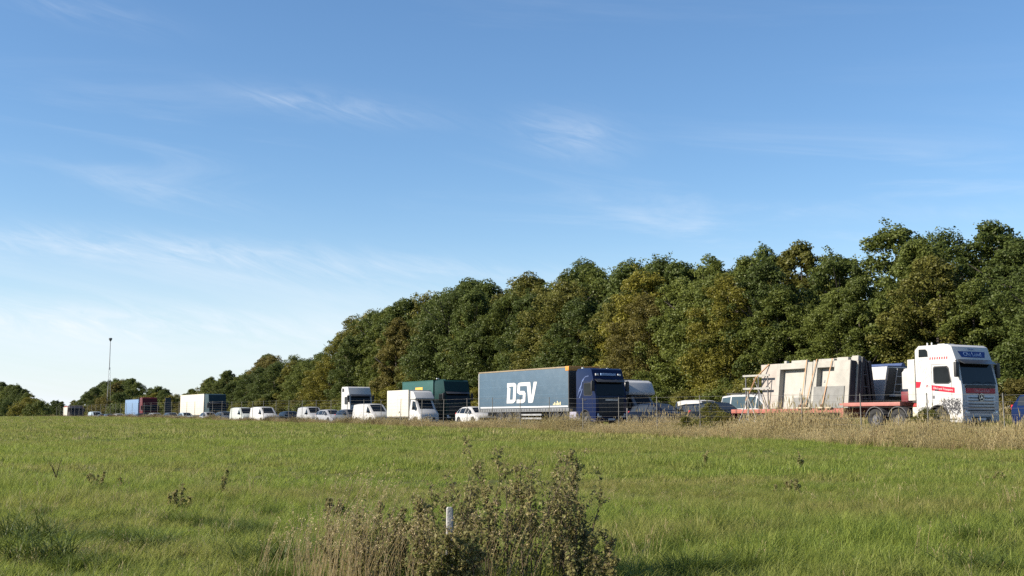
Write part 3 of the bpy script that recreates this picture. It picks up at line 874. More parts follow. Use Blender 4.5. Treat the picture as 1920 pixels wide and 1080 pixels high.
# ------------------------------------------------------------------ lorries
def cab_over(root, col, L=2.35, H=3.85, W=2.48, zw=(2.02, 3.06), band=None, dark_front=None, side_glass=(-1.5, -.62, 2.12, 2.86), visor=True, fore=.62, near=True, roofwin=False, arch=-1.36):
    hw = W / 2; z0, z1 = zw
    ar = [(arch + .62 * math.cos(R(a)), .52 + .60 * math.sin(R(a))) for a in np.linspace(0, 180, 9)]
    poly = [(-L, 1.02)] + [(-L, H - .22), (-L + .12, H - .05), (-L + .35, H)][0:0]
    prof = [(-L, .62), (arch - .64, .60)] + ar[::-1] + [(arch + .63, .36), (-.12, .33), (-.02, .42), (0, z0 - .42), (-.03, z0), (-.24, z1), (-.30, z1 + .12), (-fore, H - .10), (-fore - .20, H), (-L + .22, H), (-L, H - .20)]
    # counter-clockwise seen from -y means x grows, z grows
    cab = MB().prism(prof, -hw, hw).build('cab', col, root, bevel=.075, seg=3)
    slope = Vector((-.24 + .03, 0, z1 - z0)).normalized(); nrm = Vector((slope.z, 0, -slope.x))

    def onfront(f, y, off): return Vector((-.03, 0, z0)) + slope * ((z1 - z0) / slope.z) * f + Vector((0, y, 0)) + nrm * off
    ws = MB(); q = [onfront(.03, -hw + .10, .012), onfront(.03, hw - .10, .012), onfront(.96, hw - .17, .012), onfront(.96, -hw + .17, .012)]
    q2 = [p - nrm * .05 for p in q]
    ws.add(q + q2, [(0, 1, 2, 3), (7, 6, 5, 4), (0, 4, 5, 1), (1, 5, 6, 2), (2, 6, 7, 3), (3, 7, 4, 0)])
    ws.build('windscreen', GLASS, cab, bevel=.012, seg=1)
    mb = MB()     # wipers
    for y in (-.55, .25): mb.tube([onfront(.04, y, .03), onfront(.14, y + .30, .03), onfront(.10, y + .62, .03)], .012, 4)
    mb.build('wiper', BLACKP, cab)
    if visor:
        MB().prism([(-.30, z1 + .02), (.10, z1 - .14), (.11, z1 - .10), (-.27, z1 + .10)], -hw + .12, hw - .12).build('sun_visor', mat('visor_tint', (.03, .032, .036), .25), cab, bevel=.01, seg=1)
    xa, xb, za, zb = side_glass
    for s in (-1, 1):
        y0 = s * hw
        ya, yb = (y0 - .012, y0 + .03) if s < 0 else (y0 - .03, y0 + .012)
        win = [(xa, za + .06), (xa + .08, za), (xb - .10, za - .02), (xb + .04, za + .06), (xb - .06, zb - .10), (xb - .16, zb), (xa + .06, zb), (xa, zb - .08)]
        MB().prism([(x_ * 1.0 + (.05 if x_ > -1 else -.05), z_ + (.05 if z_ > (za + zb) / 2 else -.05)) for x_, z_ in win], ya + (.004 if s < 0 else 0), yb - (0 if s < 0 else .004)).build('window_seal', BLACKP, cab)
        MB().prism(win, ya - (.004 if s < 0 else 0), yb + (0 if s < 0 else .004)).build('side_window', GLASS, cab)
        if near:   # door outline: thin recess strips
            d = MB(); yy = (y0 - .004, y0 + .02) if s < 0 else (y0 - .02, y0 + .004)
            d.box(xa - .14, xa - .125, yy[0], yy[1], 1.14, zb + .14); d.box(xb + .09, xb + .105, yy[0], yy[1], .95, zb - .45)
            d.box(xa - .124, xb - .2, yy[0], yy[1], zb + .125, zb + .14)
            d.build('door_gap', BLACKP, cab)
            MB().box(xa + .02, xa + .24, (y0 - .03) if s < 0 else (y0), y0 if s < 0 else y0 + .03, za - .36, za - .30).build('door_handle', BLACKP, cab, bevel=.01, seg=1)
        if roofwin:
            rw = [(-L + .22, H - .52), (-L + .74, H - .52), (-L + .72, H - .26), (-L + .62, H - .17), (-L + .24, H - .16)]
            MB().prism(rw, ya - .002, yb).build('roof_window', GLASS, cab)
        # mirrors on a bracket
        mz = z1 - .1
        yo = s * (hw + .16)
        MB().tube([(-.32, s * (hw - .02), mz + .12), (-.12, yo, mz + .14), (-.12, yo, mz - .05)], .022, 6).build('mirror_arm', BLACKP, root)
        MB().box(-.20, -.06, yo - .12, yo + .12, mz - .62, mz + .06).build('mirror', BLACKP if near else BLACKP, root, bevel=.04)
        # lamps and steps
        MB().prism([(-.16, .62), (.012, .62), (.012, .84), (-.03, .90), (-.20, .84)], s * .95 - .17, s * .95 + .17).build('headlight', LAMP, root, bevel=.02)
        MB().box(-.80, -.32, s * hw - .10 if s > 0 else -hw - .004, s * hw + .004 if s > 0 else -hw + .10, .46, .52).build('step', FRAME, root)
        arc_guard(root, arch, s * hw - (.30 if s > 0 else -.0) - (0 if s > 0 else .02), s * hw + (.02 if s > 0 else .30), .63, .52, BLACKP, 0, 180, .05)
        wheel(root, arch, s * (hw - .20), .50, WH_LORRY)
    MB().box(-.06, .022, -.62, .62, .40, .60).build('bumper_grille', BLACKP, root, bevel=.02)
    MB().box(.0, .03, -.27, .27, .44, .55).build('number_plate', PLATE, root)
    return cab


def chassis(root, x0, x1, axles, twin=True, guard=True, W=2.48, ms=None):
    MB().box(x0, x1, -.45, .45, .72, .98).build('chassis_frame', FRAME, root)
    for ax in axles:
        for s in (-1, 1):
            wheel(root, ax, s * (W / 2 - .20), .50, ms or WH_TRL)
            if guard: arc_guard(root, ax, s * W / 2 - (.42 if s > 0 else 0), s * W / 2 + (0 if s > 0 else .42), .60, .50, mat('guard_grey', (.085, .085, .09), .6), 10, 170, .035)


def slats_front(root, m, zs, hw, x=0.0, th=.05, depth=.03):
    for z in zs: MB().box(x - .05, x + depth, -hw, hw, z, z + th).build('grille_slat', m, root, bevel=.008, seg=1)


# ---- the flatbed lorry with concrete panels
cream = mat('cream_paint', (.66, .62, .46), .5, dirt=.15)
redp = paint('red_stripe', (.48, .02, .045), dirt=.05)
bluep = paint('deep_blue_panel', (.012, .045, .22), dirt=.02)
letter_w = mat('white_lettering', (.64, .64, .63), .5, var=.02)
merc = thing('flatbed_lorry', 'white lorry with red stripe and long red flatbed trailer carrying concrete panels', 'lorry', P(45.14, -34.9, ROAD_Z + .004), HEAD, 'vehicles queuing on the road')


def splatter():
    m = bpy.data.materials.new('printed_foliage_on_white'); m.use_nodes = True; t_ = m.node_tree; t_.nodes.clear(); k_ = NT(t_)
    ob = k_.n('ShaderNodeTexCoord').outputs['Object']
    sp = k_.n('ShaderNodeSeparateXYZ', {0: ob})
    nz = k_.noise(ob, 9.0, 8, .72, 1.6)
    wx = k_.ramp(k_.m('ABSOLUTE', k_.m('ADD', sp.outputs[0], .62)), .35, .95, 1, 0)
    wz = k_.ramp(k_.m('ABSOLUTE', k_.m('SUBTRACT', sp.outputs[2], 1.05)), .18, .62, 1, 0)
    msk = k_.ramp(k_.m('ADD', nz, k_.m('MULTIPLY', k_.m('MULTIPLY', wx, wz), .22)), .655, .70)
    c = k_.mix(msk, (.43, .428, .42, 1), (.035, .035, .04, 1))
    b = k_.n('ShaderNodeBsdfPrincipled', {'Base Color': c, 'Roughness': .36, 'Specular IOR Level': .25})
    k_.n('ShaderNodeOutputMaterial', {0: b.outputs[0]}); return m


cabm = cab_over(merc, splatter(), L=2.55, H=3.86, zw=(2.02, 3.08), fore=.50, roofwin=True, side_glass=(-1.50, -.66, 2.14, 2.84), arch=-1.34)
hw = 1.24
silver = mat('grille_silver', (.50, .50, .52), .4, .3)
MB().box(-.02, .012, -.98, .98, .78, 1.56).build('grille_panel', silver, merc, bevel=.02)
for i, z in enumerate((.86, 1.00, 1.14, 1.28, 1.42)):
    MB().prism_x([(-.86 + .02 * i, z), (.86 - .02 * i, z), (.90, z + .045), (-.90, z + .045)], .008, .035).build('grille_slot', BLACKP, merc)
MB().box(-.02, .028, -.98, .98, 1.645, 1.87).build('front_stripe', redp, cabm)
MB().box(-.03, .020, -1.02, 1.02, 1.885, 2.03).build('scuttle_band', BLACKP, merc, bevel=.01, seg=1)
# star in a ring
st = MB()
st.add([(.052, math.cos(R(a)) * r_, 1.47 + math.sin(R(a)) * r_) for r_ in (.15, .17) for a in range(0, 360, 15)], [(i, (i + 1) % 24, 24 + (i + 1) % 24, 24 + i) for i in range(24)])
for a in (90, 210, 330):
    st.add([(.054, math.cos(R(a)) * .15, 1.47 + math.sin(R(a)) * .15), (.054, math.cos(R(a + 60)) * .03, 1.47 + math.sin(R(a + 60)) * .03), (.054, 0, 1.47), (.054, math.cos(R(a - 60)) * .03, 1.47 + math.sin(R(a - 60)) * .03)], [(0, 1, 2, 3)])
MB().lathe_y([(.001, -.02), (.19, -.02), (.19, .02), (.001, .02)], 24).build('emblem_disc', BLACKP, cabm).matrix_basis = Matrix.Translation((.03, 0, 1.47)) @ Matrix.Rotation(R(90), 4, 'Z')
st.build('emblem', mat('emblem_chrome', (.62, .62, .64), .2, .8), cabm)
# blue name board on the brow
f0 = Vector((-.307, 0, 3.22)); f1 = Vector((-.493, 0, 3.74)); up = (f1 - f0).normalized(); fn = Vector((up.z, 0, -up.x))
brow = lambda f, y, o: f0.lerp(f1, f) + Vector((0, y, 0)) + fn * o
bq = [brow(.10, -.78, .012), brow(.10, .80, .012), brow(.62, .92, .012), brow(.62, -.92, .012)]
MB().add(bq + [p - fn * .06 for p in bq], [(0, 1, 2, 3), (0, 4, 5, 1), (1, 5, 6, 2), (2, 6, 7, 3), (3, 7, 4, 0)]).build('name_board', bluep, cabm)
place_text('Ole Lund', .26, mat('pale_lettering', (.45, .55, .72), .5), cabm, brow(.36, 0, .018), (0, 1, 0), up, xscale=1.25)
place_text('Ole Lund', .10, bluep, cabm, brow(.82, 0, .018), (0, 1, 0), up)
place_text('Ole Lund A/S', .17, mat('pale_red_lettering', (.62, .36, .38), .5), cabm, (.034, .05, 1.755), (0, 1, 0), (0, 0, 1), xscale=1.1)
# door stripes
MB().prism([(-1.66, 1.80), (-.40, 1.66), (-.40, 1.90), (-1.66, 2.04)], -hw - .008, -hw + .02).build('door_stripe', redp, cabm)
place_text('Ole Lund Transport', .135, letter_w, cabm, (-1.03, -hw - .013, 1.85), (1.26, 0, -.14), (0.1103, 0, .9939), xscale=.98)
MB().prism([(-2.54, 1.93), (-2.34, 1.93), (-2.24, 2.20), (-2.54, 2.22)], -hw - .006, -hw + .02).build('rear_stripe', redp, cabm)
MB().prism([(-1.98, 1.96), (-1.88, 1.98), (-1.84, 2.05), (-1.94, 2.04)], -hw - .005, -hw + .02).build('rear_stripe', mat('dusky_red', (.30, .06, .08), .5), cabm)
for i in range(8):
    xx = -1.72 + i * .132
    MB().prism([(xx, 3.20), (xx + .06, 3.20), (xx + .075, 3.31), (xx + .015, 3.31)], -hw - .005, -hw + .02).build('red_mark', redp, cabm)
outl = mat('outline_grey', (.50, .47, .46), .5)
curves = [[(-2.05, 3.22), (-2.30, 3.16), (-2.42, 2.90), (-2.44, 2.60), (-2.30, 2.42), (-2.12, 2.36), (-2.08, 2.05)], [(-2.20, 3.08), (-2.26, 2.80), (-2.14, 2.62), (-2.02, 2.80)],
          [(-1.96, 2.02), (-1.98, 2.34), (-1.80, 2.56), (-1.76, 2.80)], [(-2.0, 2.56), (-1.90, 2.82), (-1.86, 2.96)], [(-1.80, 2.40), (-1.66, 2.62), (-1.62, 2.74)], [(-2.40, 1.96), (-2.0, 1.90), (-1.72, 2.02)]]
for c_ in curves:
    MB().tube([(x_, -hw - .002, z_) for x_, z_ in c_], .009, 4).build('drawn_line', outl, cabm)
MB().box(-1.62, -1.50, -hw - .006, -hw + .01, 1.42, 1.56).build('door_badge', mat('badge_grey', (.12, .12, .13), .5), cabm)
MB().prism_x([(-1.24, 1.35), (-1.10, 1.35), (-1.10, 3.28), (-1.24, 3.25)], -3.02, -2.60).build('side_fairing', mat('fairing_cream', (.58, .55, .49), .4), merc, bevel=.03)
MB().prism_x([(1.10, 1.35), (1.24, 1.35), (1.24, 3.25), (1.10, 3.28)], -3.02, -2.60).build('side_fairing', mat('fairing_cream', (.58, .55, .49), .4), merc, bevel=.03)
for x_ in (-2.05, -1.80): MB().tube([(x_, -.95, 3.82), (x_, -.95, 4.0)], .035, 8).build('air_horn', mat('horn_white', (.7, .7, .7), .3), merc)
MB().box(-1.45, -1.05, -1.0, -.3, 3.84, 3.92).build('roof_hatch', WHITEP, merc, bevel=.02)
chassis(merc, -6.2, -.6, (-5.09, -3.70))
MB().prism_x([(-1.22, .50), (-.70, .45), (-.62, .55), (-.62, 1.05), (-1.22, 1.05)], -2.82, -2.02).build('fuel_tank', cream, merc, bevel=.05)
MB().prism([(-2.78, 1.07), (-2.05, 1.07), (-2.25, 1.22), (-2.70, 1.22)], -1.23, -.90).build('tank_cover', paint('tank_red', (.45, .05, .05)), merc)
# trailer
redt = mat('trailer_red', (.38, .115, .085), .6, var=.15, dirt=.28, dirtcol=(.28, .14, .10))
dredt = mat('trailer_dark_red', (.16, .02, .025), .5, var=.2)
MB().box(-15.37, -7.08, -1.27, 1.27, .82, 1.03).build('deck_beam', redt, merc, bevel=.015)
for i in range(9):
    xx = -15.0 + i * .92
    MB().box(xx, xx + .10, -1.285, -1.268, .84, 1.01).build('lashing_point', mat('lashing_iron', (.20, .07, .05), .6), merc)
MB().box(-7.05, -3.50, -1.27, 1.27, 1.12, 1.30).build('gooseneck_beam', mat('gooseneck_red', (.40, .15, .125), .55, var=.1, dirt=.2), merc, bevel=.015)
MB().box(-7.30, -7.06, -1.275, 1.275, .58, 1.27).build('gooseneck_riser', redt, merc, bevel=.02)
MB().box(-3.52, -3.10, -1.15, 1.15, 1.31, 1.78).build('headboard', dredt, merc, bevel=.03)
MB().box(-3.48, -3.12, -.45, .45, .99, 1.11).build('fifth_wheel', FRAME, merc)
MB().box(-6.95, -3.55, -.5, .5, 1.0, 1.115).build('gooseneck_frame', dredt, merc)
MB().box(-15.3, -7.35, -.5, .5, .62, .815).build('trailer_frame', FRAME, merc)
for ax in (-14.36, -13.05, -11.74):
    for s in (-1, 1):
        wheel(merc, ax, s * 1.03, .40, wheel_meshes(.40, .30, .24)); arc_guard(merc, ax, s * 1.24 - (.40 if s > 0 else 0), s * 1.24 + (0 if s > 0 else .40), .43, .36, mat('guard_grey', (.085, .085, .09), .6), 15, 165, .03)
MB().box(-15.42, -15.375, -1.15, 1.15, .55, .80).build('rear_light_bar', dredt, merc)

# ---- concrete panels leaning on the A-frame, each one its own thing
conc = mat('concrete_pale', (.375, .362, .325), .85, var=.12, vscale=1.6, bump=.25, dirt=.14, dirtcol=(.36, .31, .26))
conc_pink = mat('concrete_pinkish', (.39, .35, .315), .85, var=.10, vscale=1.4, bump=.25, dirt=.1, dirtcol=(.4, .32, .28))
conc_grey = mat('concrete_grey', (.215, .215, .205), .88, var=.14, vscale=2.0, bump=.3, dirt=.15)
conc_darkened = mat('concrete_dark', (.030, .031, .038), .85, var=.2, vscale=2.0, bump=.3)  # far-side panels: shade put into the concrete colour; near end pieces share it
doorc = mat('door_leaf_pale', (.40, .388, .352), .7, var=.06, dirt=.08, dirtcol=(.45, .40, .35))
LEAN = R(7.0)


def lean_frame(side, ybase, z0=1.05):
    """matrix: local x along trailer, local y into the load, local z up the leaning face"""
    a = LEAN if side < 0 else -LEAN
    M = Matrix.Translation((0, ybase, z0)) @ Matrix.Rotation(-a, 4, 'X')
    return M


MERC_M = Matrix.Translation(P(45.14, -34.9, ROAD_Z + .004)) @ Matrix.Rotation(HEAD, 4, 'Z')


def panel(label, side, ybase, parts, name='concrete_panel', cat='concrete panel', z0=1.055):
    """parts: list of (part name, material, MB)"""
    o = thing(name, label, cat, group='concrete panels on the flatbed')
    o.matrix_world = MERC_M @ lean_frame(side, ybase, z0)
    for nm, m_, mb in parts: mb.build(nm, m_, o, bevel=.008, seg=1)
    return o


panel('pale concrete wall panel with a wide door recess on the flatbed', -1, -1.24, [
    ('slab', conc, MB().box(-11.98, -11.72, 0, .40, 0, 2.40)), ('slab', conc, MB().box(-9.84, -9.36, 0, .40, 0, 2.40)),
    ('lintel', conc, MB().box(-11.717, -9.843, .002, .398, 2.08, 2.398)), ('door_leaf', doorc, MB().box(-11.715, -10.30, .33, .37, .02, 2.076)),
    ('side_leaf', doorc, MB().box(-10.29, -9.845, .31, .37, .02, 2.076)), ('door_handle', STEEL, MB().box(-10.50, -10.42, .30, .328, .95, 1.10)),
    ('rail', doorc, MB().box(-11.70, -10.32, .318, .329, .78, .86))])
panel('pale concrete wall panel with narrow door recess, nearest the cab', -1, -1.24, [
    ('slab', conc, MB().box(-9.33, -9.02, 0, .40, 0, 2.40)), ('slab', conc, MB().box(-7.84, -6.78, 0, .40, 0, 2.40)),
    ('lintel', conc, MB().box(-9.017, -7.843, .002, .398, 2.08, 2.398)), ('door_leaf', doorc, MB().box(-9.015, -7.845, .33, .37, .02, 2.076)),
    ('end_board', conc_darkened, MB().box(-6.778, -6.75, .03, .402, 0, 2.38)), ('door_handle', STEEL, MB().box(-8.82, -8.74, .30, .328, 1.35, 1.5))])  # thin dark piece covers the front end of the panel
panel('grey concrete slab standing low against the narrow-recess panel', -1, -1.29, [('slab', conc_grey, MB().box(-9.14, -7.06, 0, .07, -.01, 1.10))], 'concrete_slab', 'slab')
panel('small grey concrete slab leaning beside the wide door recess', -1, -1.28, [('slab', conc_grey, MB().box(-10.55, -9.55, 0, .06, -.01, .56))], 'concrete_slab', 'slab')
mb_n = MB()
panel('taller pale concrete panel with notched top behind the door-recess panels', -1, -.82, [
    ('slab', conc, MB().box(-11.95, -6.66, 0, .20, 0, 2.36)), ('tooth', conc, MB().box(-11.90, -11.72, .002, .198, 2.362, 2.56)), ('tooth', conc, MB().box(-11.35, -10.2, .002, .198, 2.362, 2.55)),
    ('tooth', conc, MB().box(-9.75, -9.60, .002, .198, 2.362, 2.50)), ('tooth', conc, MB().box(-9.2, -8.3, .002, .198, 2.362, 2.54)), ('tooth', conc, MB().box(-8.1, -7.35, .002, .198, 2.362, 2.58)), ('tooth', conc, MB().box(-7.1, -6.68, .002, .198, 2.362, 2.62)), ('end_board', conc_darkened, MB().box(-6.658, -6.63, -.002, .202, 0, 2.35))])
panel('pale ribbed concrete panel, innermost on the near side of the rack', -1, -.61, [('slab', conc, MB().box(-9.6, -6.62, 0, .16, 0, 2.56)), ('end_board', conc_darkened, MB().box(-6.618, -6.59, -.002, .162, 0, 2.55))] + [('rib', conc, MB().box(-9.5 + i * .36, -9.4 + i * .36, -.02, -.002, 2.2, 2.54)) for i in range(8)])
# pinkish slab at the rear with a slanted end
o = thing('concrete_panel', 'pinkish concrete slab with slanted edge at the rear of the load', 'concrete panel', group='concrete panels on the flatbed')
o.matrix_world = MERC_M @ lean_frame(-1, -1.06)
MB().prism([(-13.05, 0), (-12.02, 0), (-12.02, 2.42), (-13.42, 2.40)], 0, .18).build('slab', conc_pink, o, bevel=.008, seg=1)
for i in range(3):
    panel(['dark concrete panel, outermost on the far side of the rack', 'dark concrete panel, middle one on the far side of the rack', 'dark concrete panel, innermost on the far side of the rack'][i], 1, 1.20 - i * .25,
          [('slab', conc_darkened, MB().box(-12.6 + i * .2, -7.15 - i * .06, -.20, 0, 0, 2.40 + .04 * i))])
# A-frame rack that carries them
rack = thing('panel_rack', 'dark steel A-frame rack between the concrete panels', 'rack'); rack.matrix_world = MERC_M.copy()
dsteel = mat('dark_steel', (.05, .052, .06), .5, .3, var=.2)
for xx in (-6.75, -9.3, -12.0):
    for s in (-1, 1): MB().tube([(xx, s * .36, 1.04), (xx, s * .06, 3.40)], .05, 6).build('rack_leg', dsteel, rack)
    for z in (1.5, 2.1, 2.7):
        y_ = .42 - .32 * (z - 1.04) / 2.36
        MB().tube([(xx, -y_, z), (xx, y_, z)], .03, 6).build('rung', dsteel, rack)
MB().tube([(-12.1, 0, 3.42), (-6.65, 0, 3.42)], .05, 6).build('ridge_bar', dsteel, rack)
# rear rack of white bars
rr = thing('bar_rack', 'white-barred steel stand at the rear of the flatbed', 'rack'); rr.matrix_world = MERC_M.copy()
whitest = mat('white_steel', (.36, .35, .32), .5, dirt=.1)
for s in (-1.12, -.2):
    for xx in (-14.28, -12.55): MB().box(xx - .025, xx + .025, s - .025, s + .025, 1.035, 2.84).build('post', mat('grey_steel', (.16, .16, .165), .5, .3), rr)
    for z in (2.80, 2.10): MB().box(-14.42, -12.35, s - .10 if s < -1 else s + .042, s - .042 if s < -1 else s + .10, z, z + .10).build('bar', whitest, rr)
    MB().tube([(-14.2, s, 1.1), (-12.6, s, 2.7)], .03, 5).build('brace', dsteel, rr)
    MB().tube([(-12.65, s - .05, 1.1), (-13.6, s - .05, 2.7)], .03, 5).build('brace', mat('grey_steel', (.16, .16, .165), .5, .3), rr)
# straps and timbers
strapm = mat('orange_strap', (.46, .27, .14), .7, var=.1)


def strap(label, xb, xt, y0=-1.37):
    o = thing('lashing_strap', label, 'strap', group='straps over the load'); o.matrix_world = MERC_M.copy()
    mb = MB()
    for i in range(8):
        f0, f1 = i / 8, (i + 1) / 8
        a0 = (lerp(xb, xt, f0), lerp(y0, -1.0, f0), lerp(1.0, 3.56, f0)); a1 = (lerp(xb, xt, f1), lerp(y0, -1.0, f1), lerp(1.0, 3.56, f1))
        mb.add([(a0[0] - .03, a0[1], a0[2]), (a0[0] + .03, a0[1], a0[2]), (a1[0] + .03, a1[1], a1[2]), (a1[0] - .03, a1[1], a1[2]),
                (a0[0] - .03, a0[1] + .012, a0[2]), (a0[0] + .03, a0[1] + .012, a0[2]), (a1[0] + .03, a1[1] + .012, a1[2]), (a1[0] - .03, a1[1] + .012, a1[2])],
               [(0, 1, 2, 3), (4, 7, 6, 5), (0, 4, 5, 1), (1, 5, 6, 2), (2, 6, 7, 3), (3, 7, 4, 0)])
    mb.build('webbing', strapm, o); MB().box(xb - .06, xb + .06, y0 - .03, y0 - .004, 1.05, 1.25).build('ratchet', mat('ratchet_steel', (.2, .12, .08), .5, .5), o)


strap('orange strap over the panel nearest the cab', -8.45, -7.95)
strap('orange strap between the two door-recess panels', -9.62, -9.02, -1.37)
strap('thin orange strap near the left door recess edge', -9.92, -9.74, -1.37)
o = thing('lashing_strap', 'orange strap slanting across the rear stand', 'strap', group='straps over the load'); o.matrix_world = MERC_M.copy()
MB().tube([(-14.1, -1.31, 1.5), (-13.3, -1.30, 2.7), (-12.75, -.8, 3.45)], .04, 5).build('webbing', strapm, o)
timb = mat('pale_timber', (.62, .50, .36), .8, var=.15)
for xx, lab in ((-9.95, 'pale timber block under the wide-recess panel'), (-9.45, 'pale timber block between the two panels'), (-8.55, 'pale timber block under the grey slab'), (-7.95, 'pale timber block nearest the cab')):
    o = thing('timber_block', lab, 'timber', group='timber blocks on the deck'); o.matrix_world = MERC_M.copy()
    MB().box(xx - .22, xx + .22, -1.42, -1.30, 1.035, 1.11).build('block', timb, o, bevel=.01, seg=1)

# ---- blue lorry with DSV curtain trailer
navy = paint('navy', (.007, .015, .058), .18, dirt=.01)
curtain = mat('curtain_blue', (.058, .105, .155), .55, var=.07, vscale=.5, bump=.5, dirt=.10, dirtcol=(.2, .25, .3))
dsv = thing('curtain_lorry', 'dark blue lorry with grey-blue curtain trailer bearing three big white letters', 'lorry', P(45.14, -63.5, ROAD_Z + .004), HEAD, 'vehicles queuing on the road')
cabd = cab_over(dsv, navy, L=2.30, H=3.86, zw=(2.0, 3.05), fore=.50, side_glass=(-1.35, -.50, 2.1, 2.86), arch=-1.26)
MB().box(-.02, .02, -1.0, 1.0, .72, 1.95).build('front_grille', BLACKP, dsv, bevel=.02)
for z in (.85, 1.05, 1.25, 1.45): MB().box(.021, .034, -.9, .9, z, z + .03).build('grille_slat', FRAME, dsv)
MB().box(.022, .04, -.5, .5, 1.72, 1.80).build('name_strip', mat('chrome_strip', (.5, .5, .52), .3, .8), cabd)
fb = lambda z: -.30 - (z - 3.17) * .2 / .59
MB().box(-.44, -.30, -.60, .60, 3.36, 3.52).build('roof_sign', mat('lit_blue_sign', (.22, .34, .55), .4), cabd, bevel=.01, seg=1)  # plain mid-blue panel on the cab brow
for y in (-.9, .9): MB().box(-.44, -.30, y - .12, y + .12, 3.36, 3.5).build('roof_lamp', LAMP, cabd, bevel=.02)
for y in (-1.0, 1.0): MB().box(-1.9, -1.8, y - .06, y + .06, 3.86, 3.95).build('marker_lamp', LAMP, dsv)
gloss = mat('door_graphic', (.16, .22, .42), .3)
for c_ in ([(-2.1, 2.0), (-1.9, 2.5), (-1.65, 2.8)], [(-2.0, 2.3), (-1.75, 2.45), (-1.6, 2.95), (-1.35, 3.15)], [(-1.9, 1.9), (-1.7, 2.2), (-1.55, 2.5)], [(-1.6, 3.05), (-1.2, 3.3), (-.8, 3.35)]):
    MB().tube([(x_, -1.237, z_) for x_, z_ in c_], .035, 4).build('painted_flourish', gloss, cabd)
chassis(dsv, -6.0, -.6, (-4.99, -3.78)); MB().box(-3.2, -2.0, -1.2, -.72, .45, 1.0).build('side_skirt', mat('lilac_grey', (.30, .29, .36), .5), dsv, bevel=.04)
X0, X1, Z0, Z1 = -15.74, -3.15, 1.02, 4.08
MB().box(X0, X1, -1.26, 1.26, Z0 + .26, Z1 - .10).build('curtain_body', curtain, dsv, bevel=.02)
MB().box(X0 - .01, X1 + .01, -1.275, 1.275, Z1 - .095, Z1).build('roof_rail', mat('tan_rail', (.30, .235, .15), .5, dirt=.2), dsv, bevel=.015)
MB().box(X0 - .01, X1 + .01, -1.27, 1.27, Z0, Z0 + .24).build('side_rail', mat('rail_grey', (.16, .17, .18), .5, dirt=.3), dsv, bevel=.012)
MB().box(X0 + .3, X1 - .12, -1.272, -1.262, Z0 + .30, Z0 + .40).build('white_stripe', letter_w, dsv)
MB().box(X1 - .42, X1 + .02, -1.29, 1.29, Z1 - .30, Z1 + .015).build('corner_cap', mat('orange_cap', (.62, .27, .05), .45), dsv, bevel=.03)
MB().box(X0 - .02, X0 + .10, -1.28, 1.28, Z0 + .245, Z1 - .11).build('corner_post', mat('post_grey', (.42, .43, .44), .5), dsv)
MB().box(X1 - .06, X1 + .015, -1.28, 1.28, Z0 + .245, Z1 - .305).build('bulkhead', mat('bulkhead_dark', (.05, .045, .04), .6), dsv)
for i in range(34):
    xx = X0 + .25 + i * .36
    MB().box(xx, xx + .05, -1.284, -1.2705, Z0 + .05, Z0 + .21).build('curtain_buckle', FRAME, dsv)
for z_ in (2.2, 2.85, 3.4): MB().box(X0 + .12, X1 - .08, -1.266, -1.2595, z_, z_ + .018).build('curtain_seam', mat('seam_light', (.11, .18, .25), .5), dsv)
for i, (a_, h_) in enumerate([(0, .10), (.16, .20), (.34, .13), (.50, .28), (.68, .17), (.86, .22)]):
    MB().box(X1 - 2.0 + a_, X1 - 1.88 + a_, -1.270, -1.261, 1.47, 1.47 + h_).build('skyline_bar', mat('pale_yellow', (.62, .56, .34), .5), dsv)
# DSV: strokes butted end to end
S = 4.2 / 230.0
bx0, bz0 = -11.55, 1.66
skew = .06
lett = MB()


def stroke(poly): lett.prism([(bx0 + (x_ + z_ * skew) * S * .98, bz0 + z_ * 1.5 / 152) for x_, z_ in poly], -1.276, -1.262)


stroke([(4, 0), (28, 0), (28, 112), (4, 112)]); stroke([(0, 124), (52, 124), (52, 150), (0, 150)]); stroke([(28, 0), (52, 0), (52, 26), (28, 26)])
stroke([(52, 0), (62, 4), (74, 18), (74, 132), (64, 147), (52, 150), (52, 124), (52, 26)])
stroke([(4, 112), (18, 112), (18, 124), (0, 124)])
stroke([(84, 0), (130, 0), (130, 26), (84, 26)]); stroke([(130, 0), (142, 4), (150, 16), (150, 70), (140, 86), (130, 88), (130, 62), (130, 26)][0:6] + [(130, 88), (130, 0)][0:1])
stroke([(104, 62), (130, 62), (130, 88), (104, 88)]); stroke([(84, 76), (104, 62), (104, 88), (104, 124), (104, 150), (92, 146), (84, 134)])
stroke([(104, 124), (150, 124), (150, 150), (104, 150)])
stroke([(150, 124), (158, 122), (176, 0), (200, 0), (196, 44), (182, 146), (176, 150), (150, 150)])
stroke([(200, 0), (210, 4), (232, 150), (208, 150), (196, 44)])
lett.build('lettering', letter_w, dsv)
MB().box(X0 + .1, X1 - .2, -.5, .5, .72, 1.0).build('trailer_frame', FRAME, dsv)
for ax in (-12.55, -11.30, -10.05):
    for s in (-1, 1):
        wheel(dsv, ax, s * 1.06, .50, WH_TRL); arc_guard(dsv, ax, s * 1.25 - (.42 if s > 0 else 0), s * 1.25 + (0 if s > 0 else .42), .58, .46, mat('guard_grey', (.085, .085, .09), .6), 20, 160, .03)
for z_ in (.50, .76): MB().box(-9.40, -6.70, -1.25, -1.20, z_, z_ + .12).build('side_guard', mat('guard_alu', (.50, .50, .50), .4, .5), dsv)
MB().box(X0 - .05, X0 + .05, -1.2, 1.2, .45, .60).build('rear_bumper', FRAME, dsv)


